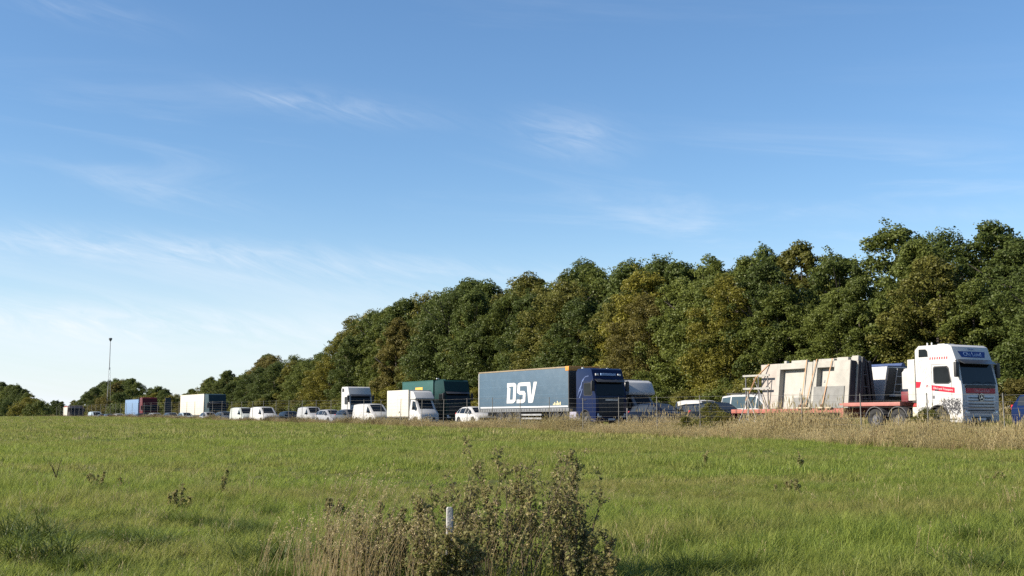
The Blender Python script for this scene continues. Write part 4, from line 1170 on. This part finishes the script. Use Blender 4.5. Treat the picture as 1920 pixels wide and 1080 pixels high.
# ---- box-bodied lorries
def box_lorry(name, label, n, t, body, bx, bz, bm, cabm_, H=3.7, axles=(-6.5,), L=2.25, roof=None, group='vehicles queuing on the road', skirts=None):
    o = thing(name, label, 'lorry', P(n, t, ROAD_Z + .004), HEAD, group)
    c = cab_over(o, cabm_, L=L, H=H, zw=(1.95, 2.85), fore=.5, side_glass=(-1.35, -.55, 2.05, 2.70), near=False, arch=-1.28)
    MB().box(-.02, .02, -.95, .95, .75, 1.80).build('front_grille', BLACKP, o, bevel=.02)
    for z_ in (.95, 1.2, 1.45): MB().box(.021, .034, -.85, .85, z_, z_ + .04).build('grille_slat', FRAME, o)
    MB().box(bx[0], bx[1], -1.26, 1.26, bz[0], bz[1]).build('cargo_box', bm, o, bevel=.025)
    MB().box(bx[0] - .008, bx[1] + .008, -1.272, 1.272, bz[1] - .07, bz[1] + .006).build('roof_rail', roof or bm, o)
    MB().box(bx[0] - .008, bx[1] + .008, -1.272, 1.272, bz[0] - .10, bz[0] + .04).build('side_rail', FRAME, o)
    chassis(o, bx[0] + .2, -.6, axles, W=2.5)
    if skirts: MB().box(skirts[0], skirts[1], -1.22, -1.15, .45, .85).build('side_guard', mat('guard_alu', (.50, .50, .50), .4, .5), o)
    return o, c


dgreen = paint('dark_green', (.008, .034, .030), dirt=.02); green_b = mat('green_box', (.014, .078, .066), .5, var=.08, dirt=.1, dirtcol=(.05, .16, .14))
gl, gc = box_lorry('green_lorry', 'dark green lorry with green box and yellow plate behind the white box van', 48.75, -91.7, None, (-8.9, -2.5), (1.05, 3.98), green_b, dgreen, H=3.95, axles=(-7.2, -4.2))
MB().box(-6.1, -4.6, -1.274, -1.262, 3.02, 3.40).build('yellow_plate', mat('sign_yellow', (.70, .42, .08), .5, var=.15, vscale=6), gl)
MB().box(-5.9, -4.8, -1.279, -1.2745, 3.10, 3.18).build('plate_band', mat('sign_rust', (.50, .22, .06), .5), gl)
MB().prism([(-2.2, 3.90), (-1.0, 3.90), (-.7, 4.02), (-2.2, 4.06)], -.9, .9).build('roof_deflector', dgreen, gc)
for y in (-1.1, -1.0): MB().box(-2.1, -1.95, y - .05, y + .05, 4.07, 4.16).build('beacon', LAMP, gl)

wcream = mat('box_cream', (.60, .565, .48), .5, var=.03, dirt=.05, dirtcol=(.6, .55, .45))
tealcab = paint('slate_green', (.022, .045, .052), dirt=.03)
box_lorry('box_lorry', 'lorry with cream-white box trailer and dark slate cab at left', 48.75, -163.6, None, (-15.2, -2.7), (1.10, 4.12), wcream, tealcab, H=4.05, axles=(-13.5, -12.2, -5.0))
lblue = mat('box_light_blue', (.15, .245, .40), .5, var=.06, dirt=.05); redcab = paint('red_cab', (.115, .012, .014), dirt=.02)
box_lorry('box_lorry', 'lorry with light blue trailer and red cab far along the queue', 48.75, -202.5, None, (-13.0, -3.1), (1.15, 4.0), lblue, redcab, H=4.2, axles=(-11.5, -10.2, -5.0), roof=mat('dark_rail', (.05, .06, .10), .5))
box_lorry('box_lorry', 'small white lorry, leftmost white vehicle in the queue', 45.15, -248.0, None, (-7.0, -2.4), (.95, 3.0), wcream, paint('dull_brown_grey', (.07, .06, .06), dirt=.03), H=3.3, axles=(-5.5,))
box_lorry('box_lorry', 'red lorry at the far left end of the queue', 48.75, -266.0, None, (-9.0, -2.6), (1.0, 3.4), paint('faded_red', (.34, .06, .05)), redcab, H=3.2, axles=(-7.0,))

# ---- tractor unit without trailer in view
tr = thing('tractor_unit', 'tall white tractor unit rising behind the white van', 'lorry', P(48.75, -113.2, ROAD_Z + .004), HEAD, 'vehicles queuing on the road')
cab_over(tr, WHITEP, L=2.35, H=3.88, zw=(1.98, 3.0), fore=.6, side_glass=(-1.4, -.6, 2.1, 2.78), near=False, roofwin=True)
MB().box(-.02, .02, -.95, .95, .75, 1.75).build('front_grille', mat('grey_grille', (.12, .12, .13), .5), tr, bevel=.02)
for z_ in (.95, 1.2, 1.45): MB().box(.021, .034, -.85, .85, z_, z_ + .05).build('grille_slat', BLACKP, tr)
chassis(tr, -6.0, -.6, (-4.2,))
MB().box(-3.6, -2.9, -.6, .6, .985, 1.12).build('fifth_wheel', FRAME, tr)

# ---- tipper beyond the flatbed
tp = thing('tipper_lorry', 'white tipper with dark front wall and blue cover behind the concrete panels', 'lorry', P(48.75, -39.2, ROAD_Z + .004), HEAD, 'vehicles queuing on the road')
cab_over(tp, WHITEP, L=2.2, H=3.05, zw=(1.75, 2.55), fore=.45, side_glass=(-1.35, -.55, 1.85, 2.42), near=False)
chassis(tp, -10.5, -.6, (-3.8, -8.6, -9.9))
tw = mat('tipper_white', (.60, .60, .585), .45, dirt=.06)
MB().prism([(-10.8, 1.35), (-3.50, 1.45), (-3.12, 3.20), (-10.9, 3.20)], -1.26, 1.26).build('tipper_body', tw, tp, bevel=.05)
for xx in (-4.6, -5.6, -6.6, -7.6): MB().box(xx, xx + .10, -1.30, -1.255, 1.5, 3.1).build('body_rib', tw, tp)
fwm = mat('tipper_dark_front', (.055, .055, .055), .6)
MB().add([(-3.455, -1.15, 1.50), (-3.455, 1.15, 1.50), (-3.09, 1.15, 3.14), (-3.09, -1.15, 3.14), (-3.50, -1.15, 1.50), (-3.50, 1.15, 1.50), (-3.14, 1.15, 3.14), (-3.14, -1.15, 3.14)],
         [(0, 1, 2, 3), (7, 6, 5, 4), (0, 4, 5, 1), (1, 5, 6, 2), (2, 6, 7, 3), (3, 7, 4, 0)]).build('front_wall', fwm, tp)
MB().tube([(-10.8, 0, 3.26), (-3.15, 0, 3.26)], .16, 8).build('rolled_cover', mat('cover_blue', (.03, .06, .16), .6), tp)
MB().box(-10.85, -3.12, -1.2, 1.2, 3.205, 3.25).build('cover', mat('cover_blue', (.03, .06, .16), .6), tp)
lad = mat('ladder_pale', (.6, .6, .58), .5)
for y in (-.6, -.1): MB().tube([(-3.36, y, 1.6), (-3.02, y, 3.1)], .02, 5).build('ladder_rail', lad, tp)
for z_ in (1.9, 2.3, 2.7): MB().tube([(-3.36 + (z_ - 1.6) * .227, -.6, z_), (-3.36 + (z_ - 1.6) * .227, -.1, z_)], .02, 5).build('ladder_rung', lad, tp)
MB().box(-3.36, -2.95, -.9, .5, 1.66, 1.78).build('catwalk', lad, tp)


# ---- vans with a separate body
def van_front(root, col, x_front, H=2.25, hw=.98, m_lower=None):
    T = dict(L=2.3, W=hw * 2, H=H, st=[(-.50, 1.0, .56, .86, 1, .25), (-.20, 1.0, .56, .86, 1, .22), (-.02, .97, .56, .84, 1, .22), (.26, .60, .54, .86, .99, .22), (.42, .50, .44, .84, .96, .24), (.48, .40, .34, .80, .90, .28), (.50, .32, .27, .72, .84, .32)], ws=2)
    mb, rings = loft_body(T)
    b_ = mb.build('cab', col, root, smooth=38); b_.location = (x_front - 1.15, 0, 0)
    ws = screen_pane(rings, 2, 3, .05, .93, .90, .01).build('windscreen', GLASS, b_)
    for j0, j1, s in ((3, 4, -1), (9, 8, 1)):
        a, b, c, d = rings[1][j0], rings[3][j0], rings[3][j1], rings[1][j1]
        a2, d2 = Vector(rings[1][j0]), Vector(rings[1][j1]); m1 = Vector(rings[2][j0]); m1t = Vector(rings[2][j1]); f3 = Vector(rings[3][j0])
        q = [a2.lerp(d2, .08), m1.lerp(f3, .80).lerp(m1t, .05), m1t.lerp(m1, .12) + Vector((.06, 0, 0)), d2.lerp(a2, .12)]
        MB().add([p + Vector((0, s * .012, 0)) for p in q], [(0, 1, 2, 3)]).build('side_window', GLASS, b_)
        MB().box(x_front - .98, x_front - .84, s * (hw + .15) - .09, s * (hw + .15) + .09, H * .60, H * .60 + .30).build('mirror', BLACKP, root, bevel=.03)
        MB().box(x_front - .20, x_front - .06, s * .70 - .14, s * .70 + .14, .72, .92).build('headlight', LAMP, root, bevel=.03)
        wheel(root, x_front - .85, s * (hw - .10), .35, WH_VAN)
        MB().lathe_y([(.001, -.02), (.40, -.02), (.40, .02), (.001, .02)], 24, (x_front - .85, s * (hw - .012), .36)).build('wheel_arch', BLACKP, root)
    MB().box(x_front - .10, x_front + .005, -.5, .5, .42, .68).build('grille', BLACKP, root, bevel=.02)
    MB().box(x_front - .02, x_front + .012, -.26, .26, .50, .61).build('number_plate', PLATE, root)
    return b_


bv = thing('box_van', 'white box van with roof spoiler in front of the green lorry', 'van', P(45.25, -90.3, ROAD_Z + .004), HEAD, 'vehicles queuing on the road')
van_front(bv, WHITEP, 0)
MB().box(-6.45, -2.05, -1.08, 1.08, .72, 3.04).build('cargo_box', wcream, bv, bevel=.02)
MB().box(-6.46, -2.04, -1.09, 1.09, .62, .74).build('side_rail', FRAME, bv)
dg = MB(); dg.box(-4.2, -4.185, -1.084, -1.078, 1.0, 2.6).box(-3.3, -3.285, -1.084, -1.078, 1.0, 2.6).box(-4.184, -3.301, -1.084, -1.078, 2.585, 2.6); dg.build('side_door_gap', mat('gap_tan', (.42, .38, .30), .6), bv)
MB().box(-3.9, -3.75, -1.095, -1.078, 1.05, 1.2).build('door_lock', FRAME, bv)
MB().prism([(-2.03, 2.20), (-1.05, 2.20), (-.95, 2.30), (-1.45, 2.86), (-2.03, 2.96)], -.92, .92).build('roof_spoiler', WHITEP, bv, bevel=.06, seg=3)
for s in (-1, 1): wheel(bv, -4.9, s * .85, .35, WH_VAN)
MB().box(-6.3, -1.2, -.4, .4, .42, .60).build('chassis_frame', FRAME, bv)

mh = thing('motorhome', 'silver-grey motorhome with over-cab bunk behind the dark blue lorry cab', 'motorhome', P(48.8, -64.0, ROAD_Z + .004), HEAD, 'vehicles queuing on the road')
silv = paint('silver_grey', (.20, .21, .23)); van_front(mh, silv, 0, H=2.15)
MB().prism([(-6.3, .50), (-1.85, .50), (-1.85, 2.06), (-1.02, 2.16), (-.98, 2.34), (-1.35, 3.02), (-1.7, 3.16), (-6.3, 3.16)], -1.12, 1.12).build('body', paint('motorhome_white', (.48, .49, .50)), mh, bevel=.07, seg=3)
MB().box(-5.0, -3.6, -1.13, -1.115, 1.6, 2.2).build('side_window', GLASS, mh)
MB().prism([(-1.22, 2.62), (-1.19, 2.62), (-1.36, 2.93), (-1.39, 2.93)], -.6, .6).build('bunk_window', mat('bunk_seam', (.25, .27, .30), .3), mh)
MB().box(-5.8, -2.2, -.9, .9, 3.162, 3.24).build('roof_box', mat('roof_grey', (.16, .18, .18), .5), mh, bevel=.02)
for s in (-1, 1): wheel(mh, -4.7, s * .95, .35, WH_VAN)

# ---- cars and vans
cw = WHITEP; dblue = paint('midnight', (.005, .007, .016), .14, dirt=.01); blk = paint('black', (.006, .007, .009), .14, dirt=.01); slv = paint('silver', (.30, .31, .33), .35); grey = paint('mid_grey', (.07, .074, .08), .2, dirt=.02)
for _m in (dblue, blk):
    for nd in _m.node_tree.nodes:
        if nd.type == 'BSDF_PRINCIPLED': nd.inputs['Specular IOR Level'].default_value = .12
blu = paint('strong_blue', (.006, .016, .066), .16, dirt=.01); lbl = paint('ice_blue', (.34, .42, .48), .35)
dgl = mat('van_glass_light', (.05, .075, .085), .1); cgl = mat('car_glass_light', (.030, .035, .040), .1)  # cgl: pane colour lightened to stand for reflections on the dark cars
car('queuing_car', 'dark blue car cut by the right edge of the picture', 'car', 'suv', 45.2, -30.55, blu, glass=cgl)
car('queuing_car', 'midnight blue car just ahead of the dark blue lorry cab', 'car', 'estate', 45.2, -58.3, dblue, glass=cgl)
car('queuing_car', 'black estate car beyond the midnight blue car', 'car', 'estate', 48.75, -58.3, blk, glass=cgl)
car('queuing_car', 'white car in the far lane above the black estate', 'car', 'smallvan', 52.4, -62.8, cw)
car('queuing_car', 'second white car in the far lane, half hidden by the fence shrub', 'car', 'smallvan', 52.4, -56.8, wcream)
car('queuing_car', 'black car waiting right behind the flatbed trailer', 'car', 'hatch', 45.2, -52.8, blk, glass=cgl).scale = (.9, 1, 1)
car('minibus', 'white minibus with roof rack beyond the rear of the flatbed', 'van', 'minibus', 48.65, -53.3, cw, rack=True, glass=dgl)
car('queuing_car', 'white hatchback just behind the big-lettered curtain trailer', 'car', 'hatch', 44.75, -81.35, cw).scale = (.90, 1, 1)
car('delivery_van', 'white van between the white box van and the tractor unit', 'van', 'van', 45.25, -102.4, paint('soft_white', (.50, .50, .49), dirt=.22))
car('queuing_car', 'small dark car left of the tall white tractor unit', 'car', 'hatch', 45.2, -107.6, grey)
car('queuing_car', 'silver estate car left of the tractor unit', 'car', 'estate', 45.2, -112.6, slv)
car('delivery_van', 'small white van behind the silver estate', 'van', 'smallvan', 45.2, -118.0, paint('light_grey', (.36, .37, .38), dirt=.2))
car('delivery_van', 'white van, front one of the pair left of centre', 'van', 'van', 45.25, -133.4, cw)
car('delivery_van', 'white van, rear one of the pair left of centre', 'van', 'van', 45.25, -141.2, paint('greenish_white', (.46, .49, .46), dirt=.2))
car('queuing_car', 'grey car behind the pair of white vans', 'car', 'estate', 45.2, -148.2, grey)
car('queuing_car', 'silver car below the white box trailer', 'car', 'hatch', 45.2, -155.6, slv)
car('queuing_car', 'light car behind the silver car below the box trailer', 'car', 'hatch', 45.2, -167.0, lbl)
car('queuing_car', 'dark car beside the road sign far along the queue', 'car', 'estate', 45.2, -174.5, grey)
car('queuing_car', 'silver car below the red lorry cab', 'car', 'estate', 45.2, -184.0, slv)
car('queuing_car', 'dark car below the light blue trailer', 'car', 'hatch', 45.2, -193.0, blk)
car('queuing_car', 'white car left of the light blue trailer', 'car', 'estate', 45.2, -209.5, cw)
car('queuing_car', 'grey car near the foot of the mast', 'car', 'hatch', 45.2, -217.0, grey)
car('delivery_van', 'ice blue van right of the small white lorry at far left', 'van', 'van', 45.25, -229.5, lbl)
car('queuing_car', 'black car in the middle lane left of the small white van', 'car', 'estate', 48.75, -134.0, blk)
car('queuing_car', 'dark grey car in the middle lane seen between the van pairs', 'car', 'estate', 48.75, -127.0, grey)
car('queuing_car', 'dark car in the far lane right of the motorhome', 'car', 'estate', 52.4, -69.5, dblue)
car('queuing_car', 'dark car in front of the ice blue van', 'car', 'hatch', 45.2, -222.5, blk)
# ------------------------------------------------------------------ fence, mast, sign
fence = thing('wire_fence', 'tall wire mesh fence on slim posts between field and road', 'fence')
postm = mat('fence_post_grey', (.17, .165, .15), .7, .2, var=.2)
pm = MB().tube([(0, 0, -.3), (0, 0, 2.12)], .024, 8).mesh('post', smooth=50); pm.materials.append(postm)
NF = 38.75
tops = []
for i in range(60):
    t = -21.8 - 3.56 * i
    p = P(NF + random.uniform(-.03, .03), t); gz_ = float(ground_z(p.x, p.y))
    o = link('post', pm, fence); o.location = (p.x, p.y, gz_); o.rotation_euler = (random.uniform(-.02, .02), random.uniform(-.02, .02), 0)
    tops.append((p, gz_))
wirem = mat('fence_wire', (.20, .20, .19), .6, .2)
for hgt in (.15, .35, .55, .8, 1.05, 1.3, 1.55, 1.8, 2.06):
    MB().tube([(p.x, p.y, g + hgt + random.uniform(-.015, .015)) for p, g in tops], .0032 if hgt < 2 else .0045, 4).build('wire', wirem, fence)
# braced strainer post
p = P(NF - .05, -43.1); gz_ = float(ground_z(p.x, p.y))
stp = thing('strainer_post', 'braced fence post with slanting struts before the rear of the flatbed', 'fence post', (p.x, p.y, gz_), HEAD)
zinc = mat('strut_zinc', (.30, .29, .27), .6, .2)
MB().tube([(0, 0, -.3), (0, 0, 2.25)], .042, 8).build('post', zinc, stp)
for s in (-1, 1): MB().tube([(s * 1.15, -.02, -.1), (s * .04, -.02, 1.9)], .026, 7).build('strut', zinc, stp)

p = P(62, -300); gz_ = float(ground_z(p.x, p.y))
mast = thing('mast', 'tall slim grey mast with a small head above the far trees', 'mast', (p.x, p.y, gz_), .4)
mastm = mat('mast_grey', (.30, .31, .32), .5, .4)
for k_ in range(3):
    a_ = R(120 * k_); c_, s_ = math.cos(a_), math.sin(a_)
    MB().tube([(c_ * .75, s_ * .75, 0), (c_ * .2, s_ * .2, 13.0)], .03, 5).build('leg', mastm, mast)
for i in range(12):
    z0_, z1_ = i * 1.08, (i + 1) * 1.08; r0_ = .75 - .53 * z0_ / 13; r1_ = .75 - .53 * z1_ / 13; mb = MB()
    for k_ in range(3):
        a_, b_ = R(120 * k_), R(120 * k_ + 120)
        mb.tube([(math.cos(a_) * r0_, math.sin(a_) * r0_, z0_), (math.cos(b_) * r1_, math.sin(b_) * r1_, z1_)], .012, 4)
    mb.build('brace', mastm, mast)
MB().tube([(0, 0, 12.4), (0, 0, 19.6)], [.11, .075], 8).build('pole', mastm, mast)
MB().lathe_y([(.01, 0), (.10, 0), (.38, .45), (.42, .75), (.30, .85), (.01, .88)], 12).build('head', mat('mast_head', (.10, .11, .12), .5), mast).matrix_basis = Matrix.Translation((0, 0, 19.4)) @ Matrix.Rotation(R(90), 4, 'X')

p = P(57.2, -224); gz_ = float(ground_z(p.x, p.y))
sg = thing('road_sign', 'back of a dark upright road sign between the two trailers', 'sign', (p.x, p.y, gz_), HEAD)
sgm = mat('sign_back', (.05, .06, .075), .5)
MB().box(-.03, .03, -.55, .55, 1.5, 4.6).build('panel', sgm, sg, bevel=.01, seg=1)
for y in (-.35, .35): MB().tube([(-.06, y, -.2), (-.06, y, 4.4)], .04, 6).build('post', mastm, sg)

# ------------------------------------------------------------------ foreground bush, dry stalks, post, weeds
def gpt(x, y): return Vector((x, y, float(ground_z(x, y))))


rb = np.random.default_rng(77)
BUSH_LEAF = leaf_mat('bush_leaf', (.085, .082, .026), (.30, .26, .11), .36, rough=.6, rnd=.0, patch=(.110, .140, .034), patch_scale=3.2)
BUSH_BROWN = leaf_mat('bush_seed', (.14, .10, .065), (.36, .28, .20), .15, rough=.8, rnd=0)
STEMM = mat('weed_stem', (.085, .060, .038), .85, var=.3, vscale=8)


def weed_bush(name, label, cx, cy, stems, spread, env, nleaf, leaf=(.016, .040), twigs=22, seed=1, group=None):
    """upright branching herb: stems with side twigs, small leaves and dry heads"""
    rng = np.random.default_rng(seed); base = gpt(cx, cy)
    root = thing(name, label, 'bush', base, 0, group)
    sm = MB(); LC, LN, LS, LA = [], [], [], []; SC_, SN, SS, SA = [], [], [], []
    for i in range(stems):
        a = rng.uniform(0, 6.283); r_ = math.sqrt(rng.uniform()); x = spread[0] * r_ * math.cos(a); y = spread[1] * r_ * math.sin(a)
        H = env(x + cx) * rng.uniform(.50, 1.05)
        z0 = float(ground_z(cx + x, cy + y)) - base.z - .03
        lx, ly = rng.normal(0, .13) + x * .10, rng.normal(0, .13)
        pts = [Vector((x + lx * f * f * H + .02 * rng.normal(), y + ly * f * f * H + .02 * rng.normal(), z0 + H * f)) for f in (0, .25, .5, .75, 1)]
        sm.tube(pts, [.007, .006, .005, .0035, .0015], 4, caps=False)
        for j in range(twigs):
            f = rng.uniform(.12, .99) ** .8; k0 = min(3, int(f * 4)); p = pts[k0].lerp(pts[k0 + 1], f * 4 - k0)
            th = rng.uniform(0, 6.283); tl = rng.uniform(.06, .24) * (1.15 - .75 * f) * H; up_ = rng.uniform(.5, 1.8)
            d = Vector((math.cos(th), math.sin(th), up_)).normalized(); e = p + d * tl
            if j % 2 == 0: sm.tube([p, p.lerp(e, .5) + Vector((0, 0, -.01)), e], [.0028, .002, .001], 3, caps=False)
            for q_ in range(nleaf):
                g = rng.uniform(.12, 1.08); c = p.lerp(e, g) + Vector(rng.normal(0, .014, 3))
                LC.append(c); nn = Vector(rng.normal(0, 1, 3)) + Vector((0, 0, .6)); LN.append(nn.normalized()); LS.append(rng.uniform(*leaf)); LA.append(min(1, max(0, rng.normal(.45, .25))))
            if f > .55:
                for q_ in range(5):
                    c = p.lerp(e, rng.uniform(.7, 1.1)) + Vector(rng.normal(0, .012, 3)); SC_.append(c); SN.append(Vector(rng.normal(0, 1, 3)).normalized()); SS.append(rng.uniform(.006, .015)); SA.append(rng.uniform())
    sm.build('stems', STEMM, root)['kind'] = 'stuff'
    for nm, C_, N_, S_, A_, m_ in (('leaves', LC, LN, LS, LA, BUSH_LEAF), ('seed_heads', SC_, SN, SS, SA, BUSH_BROWN)):
        V_, F_ = leaf_quads(rng, np.array([tuple(c) for c in C_]), np.array([tuple(c) for c in N_]), np.array(S_))
        link(nm, np_mesh(nm, V_, F_, m_, np.array(A_)), root)['kind'] = 'stuff'
    return root


def env_main(x):    # height of the plant along its width
    return float(np.interp(x, [-1.9, -1.5, -1.15, -.85, -.55, -.22, .02, .20, .40, .58, .75, .95, 1.15], [.50, .58, .66, .78, .98, 1.22, 1.04, 1.16, 1.10, 1.20, 1.10, .72, .36]))


weed_bush('withered_bush', 'large withered brown-green bush in the foreground around the white post', -.36, 10.25, 72, (1.04, .75), env_main, 8, twigs=22, seed=3)
weed_bush('withered_bush', 'low brownish growth left of the big foreground bush', -1.22, 10.2, 18, (.52, .5), lambda x: .70, 8, twigs=20, seed=4)
weed_bush('withered_bush', 'sprawling low dark growth at the right foot of the big bush', .58, 9.9, 18, (.26, .5), lambda x: .46, 9, twigs=20, seed=5)
weed_bush('tall_weed', 'tallest leafy stem sticking out of the big bush', -.24, 10.6, 6, (.12, .1), lambda x: 1.28, 11, twigs=28, seed=6)
weed_bush('tall_weed', 'leafy stems at the right shoulder of the big bush', .52, 10.5, 9, (.20, .2), lambda x: 1.16, 10, twigs=26, seed=8)


def stalks(name, label, cx, cy, count, spread, h, lean, m, width=.005, heads=.8, seed=1):
    rng = np.random.default_rng(seed); base = gpt(cx, cy); root = thing(name, label, 'dry grass', base)
    V_, F_, A_ = [], [], []; HC, HN, HS, HA = [], [], [], []; o = 0
    for i in range(count):
        a = rng.uniform(0, 6.283); r_ = math.sqrt(rng.uniform()); x, y = spread[0] * r_ * math.cos(a), spread[1] * r_ * math.sin(a)
        H = rng.uniform(*h); lx = lean + rng.normal(0, .16); ly = rng.normal(0, .12); col = rng.uniform()
        z0 = float(ground_z(cx + x, cy + y)) - base.z
        for k_ in range(2):
            dw = (width / 2, 0) if k_ == 0 else (0, width / 2)
            for s in range(6):
                f = s / 5; px_, py_, pz_ = x + lx * H * f ** 1.6, y + ly * H * f ** 1.6, z0 + H * f * (1 - .10 * f * f); ww = 1 - .7 * f
                V_ += [(px_ - dw[0] * ww, py_ - dw[1] * ww, pz_), (px_ + dw[0] * ww, py_ + dw[1] * ww, pz_)]
            for s in range(5): F_.append((o + 2 * s, o + 2 * s + 1, o + 2 * s + 3, o + 2 * s + 2)); A_.append(col)
            o += 12
        if rng.uniform() < heads:
            for q_ in range(12):
                f = rng.uniform(.86, 1.03); HC.append((x + lx * H * f ** 1.6 + rng.normal(0, .008), y + ly * H * f ** 1.6 + rng.normal(0, .008), z0 + H * f * (1 - .10 * f * f)))
                HN.append(rand_unit(rng, 1)[0]); HS.append(rng.uniform(.006, .014)); HA.append(rng.uniform())
    link('stalks', np_mesh('stalks', np.array(V_), np.array(F_), m, np.array(A_)), root)['kind'] = 'stuff'
    if HC:
        V2, F2 = leaf_quads(rng, np.array(HC), np.array(HN), np.array(HS)); link('seed_heads', np_mesh('seed_heads', V2, F2, m, np.array(HA)), root)['kind'] = 'stuff'
    return root


STALK = leaf_mat('stalk_straw', (.25, .19, .095), (.55, .455, .27), .25, rough=.7, rnd=0)
DARKST = leaf_mat('stalk_brown', (.06, .042, .028), (.13, .09, .06), .1, rough=.8, rnd=0)
stalks('tall_dry_grass', 'tall pale dry grass leaning right, left of the foreground bush', -1.42, 10.3, 85, (.32, .5), (.60, 1.12), .22, STALK, seed=11)
stalks('tall_dry_grass', 'dense clump of pale dry stalks at the bottom left of the bush', -1.42, 9.7, 85, (.40, .3), (.45, .80), .10, STALK, seed=12)
stalks('tall_dry_grass', 'two or three highest dry grass stems rising above the bush at left', -1.28, 10.8, 6, (.22, .2), (1.15, 1.32), .42, STALK, seed=13)
stalks('tall_dry_grass', 'dry stalks growing through the middle of the bush', -.35, 9.5, 60, (.55, .2), (.45, .85), .16, STALK, seed=14)
stalks('tall_dry_grass', 'thin dry stalks at the left fringe of the bush', -1.98, 10.4, 34, (.28, .4), (.40, .72), .18, STALK, seed=15)
stalks('tall_dry_grass', 'pale stalks before the left part of the bush', -1.15, 9.35, 75, (.50, .18), (.45, .86), .12, STALK, seed=21)
stalks('dock_stalk', 'dark brown dock stalk standing beside the tall dry grass', -1.56, 10.7, 2, (.03, .03), (.98, 1.08), .06, DARKST, .009, 1.0, seed=16)
stalks('dock_stalk', 'short black stump-like stalk at the left of the field', -9.0, 23.5, 3, (.05, .05), (.45, .62), -.05, DARKST, .03, 1.0, seed=17)
stalks('tall_dry_grass', 'single pale stalk in the open field left of the bush', -4.6, 21.0, 3, (.05, .05), (.45, .66), .02, STALK, .010, 1, seed=18)
stalks('tall_dry_grass', 'pale straw tuft at the right side of the field', 7.55, 18.0, 26, (.16, .12), (.25, .46), 0, STALK, .008, .4, seed=19)
stalks('tall_dry_grass', 'two pale seed stalks low at the right', 4.25, 12.3, 4, (.22, .15), (.38, .50), .02, STALK, .006, 1, seed=20)

p = gpt(-.50, 9.55)
post = thing('marker_post', 'white weathered marker post standing in the foreground bush', 'post', p, R(12))
pw = mat('weathered_white', (.40, .39, .37), .8, var=.18, vscale=9, bump=.5, dirt=.35, dirtcol=(.28, .27, .25))
MB().prism([(-.025, -.3), (.025, -.3), (.025, .735), (.018, .75), (-.018, .75), (-.025, .735)], -.025, .025).build('shaft', pw, post, bevel=.006, seg=2)
MB().box(.0255, .028, -.018, .018, .55, .71).build('reflector', mat('reflector_grey', (.20, .20, .22), .4), post)
weed_bush('low_weed', 'low brown weed in front of the white post', -.50, 9.28, 20, (.26, .10), lambda x: .74, 10, twigs=20, seed=61)

# weeds standing in the field
for i, (x_, y_, h_, sp, lab) in enumerate([(-8.0, 23.0, .40, .40, 'pale grey-brown weed patch in the left of the field'), (-5.1, 18.3, .45, .17, 'reddish brown weed in the left middle of the field'), (-5.0, 20.6, .55, .06, 'thin brown weed stem behind the reddish weed'),
                                           (5.0, 30.5, .60, .10, 'dark thin weed right of centre in the field'), (6.9, 28.5, .55, .12, 'dark thin weed, second from centre in the right field'), (-2.4, 16.4, .34, .2, 'low leafy weed left of the dry grass'),
                                           (4.8, 21.5, .28, .45, 'low dark weed patch in the right middle of the field'), (9.3, 23.0, .30, .3, 'small weed patch in the right field')]):
    weed_bush('field_weed', lab, x_, y_, 8 if sp > .15 else 3, (sp, sp), lambda x, h__=h_: h__, 5, twigs=12, seed=40 + i, leaf=(.03, .06))
# dark grass tufts
TUFTG = leaf_mat('tuft_green', (.034, .052, .010), (.095, .125, .024), .22, rough=.5, rnd=0)
for i, (x_, y_, s_, lab) in enumerate([(4.55, 11.55, 1.0, 'dark green sedge tuft at the bottom right'), (-4.9, 12.2, 1.3, 'broad dark grass tuft at the bottom left'), (-5.9, 14.5, 1.2, 'dark grass tuft at the left edge of the field'),
                                       (-7.6, 21.6, .9, 'dark green clump behind the pale weed patch'), (-3.2, 14.3, .8, 'dark grass tuft left of the dry stalks'), (-2.35, 11.6, 1.0, 'dark grass tuft at the foot of the dry stalks'), (-3.9, 13.0, .8, 'small dark tuft between the left tufts'),
                                       (3.1, 14.4, .9, 'shaded grass tuft in the right foreground'), (6.4, 15.2, .8, 'dark tuft at the far right foreground')]):
    g = gpt(x_, y_); o = thing('grass_tuft', lab, 'grass tuft', g, i * 1.1, 'dark tufts in the field')
    me = blade_mesh('blades', 600 + i, 240, (.16, .40), .26, .009, TUFTG, 4, .9, 1.0); b_ = link('blades', me, o); o.scale = (s_ * 1.25, s_ * 1.25, s_)
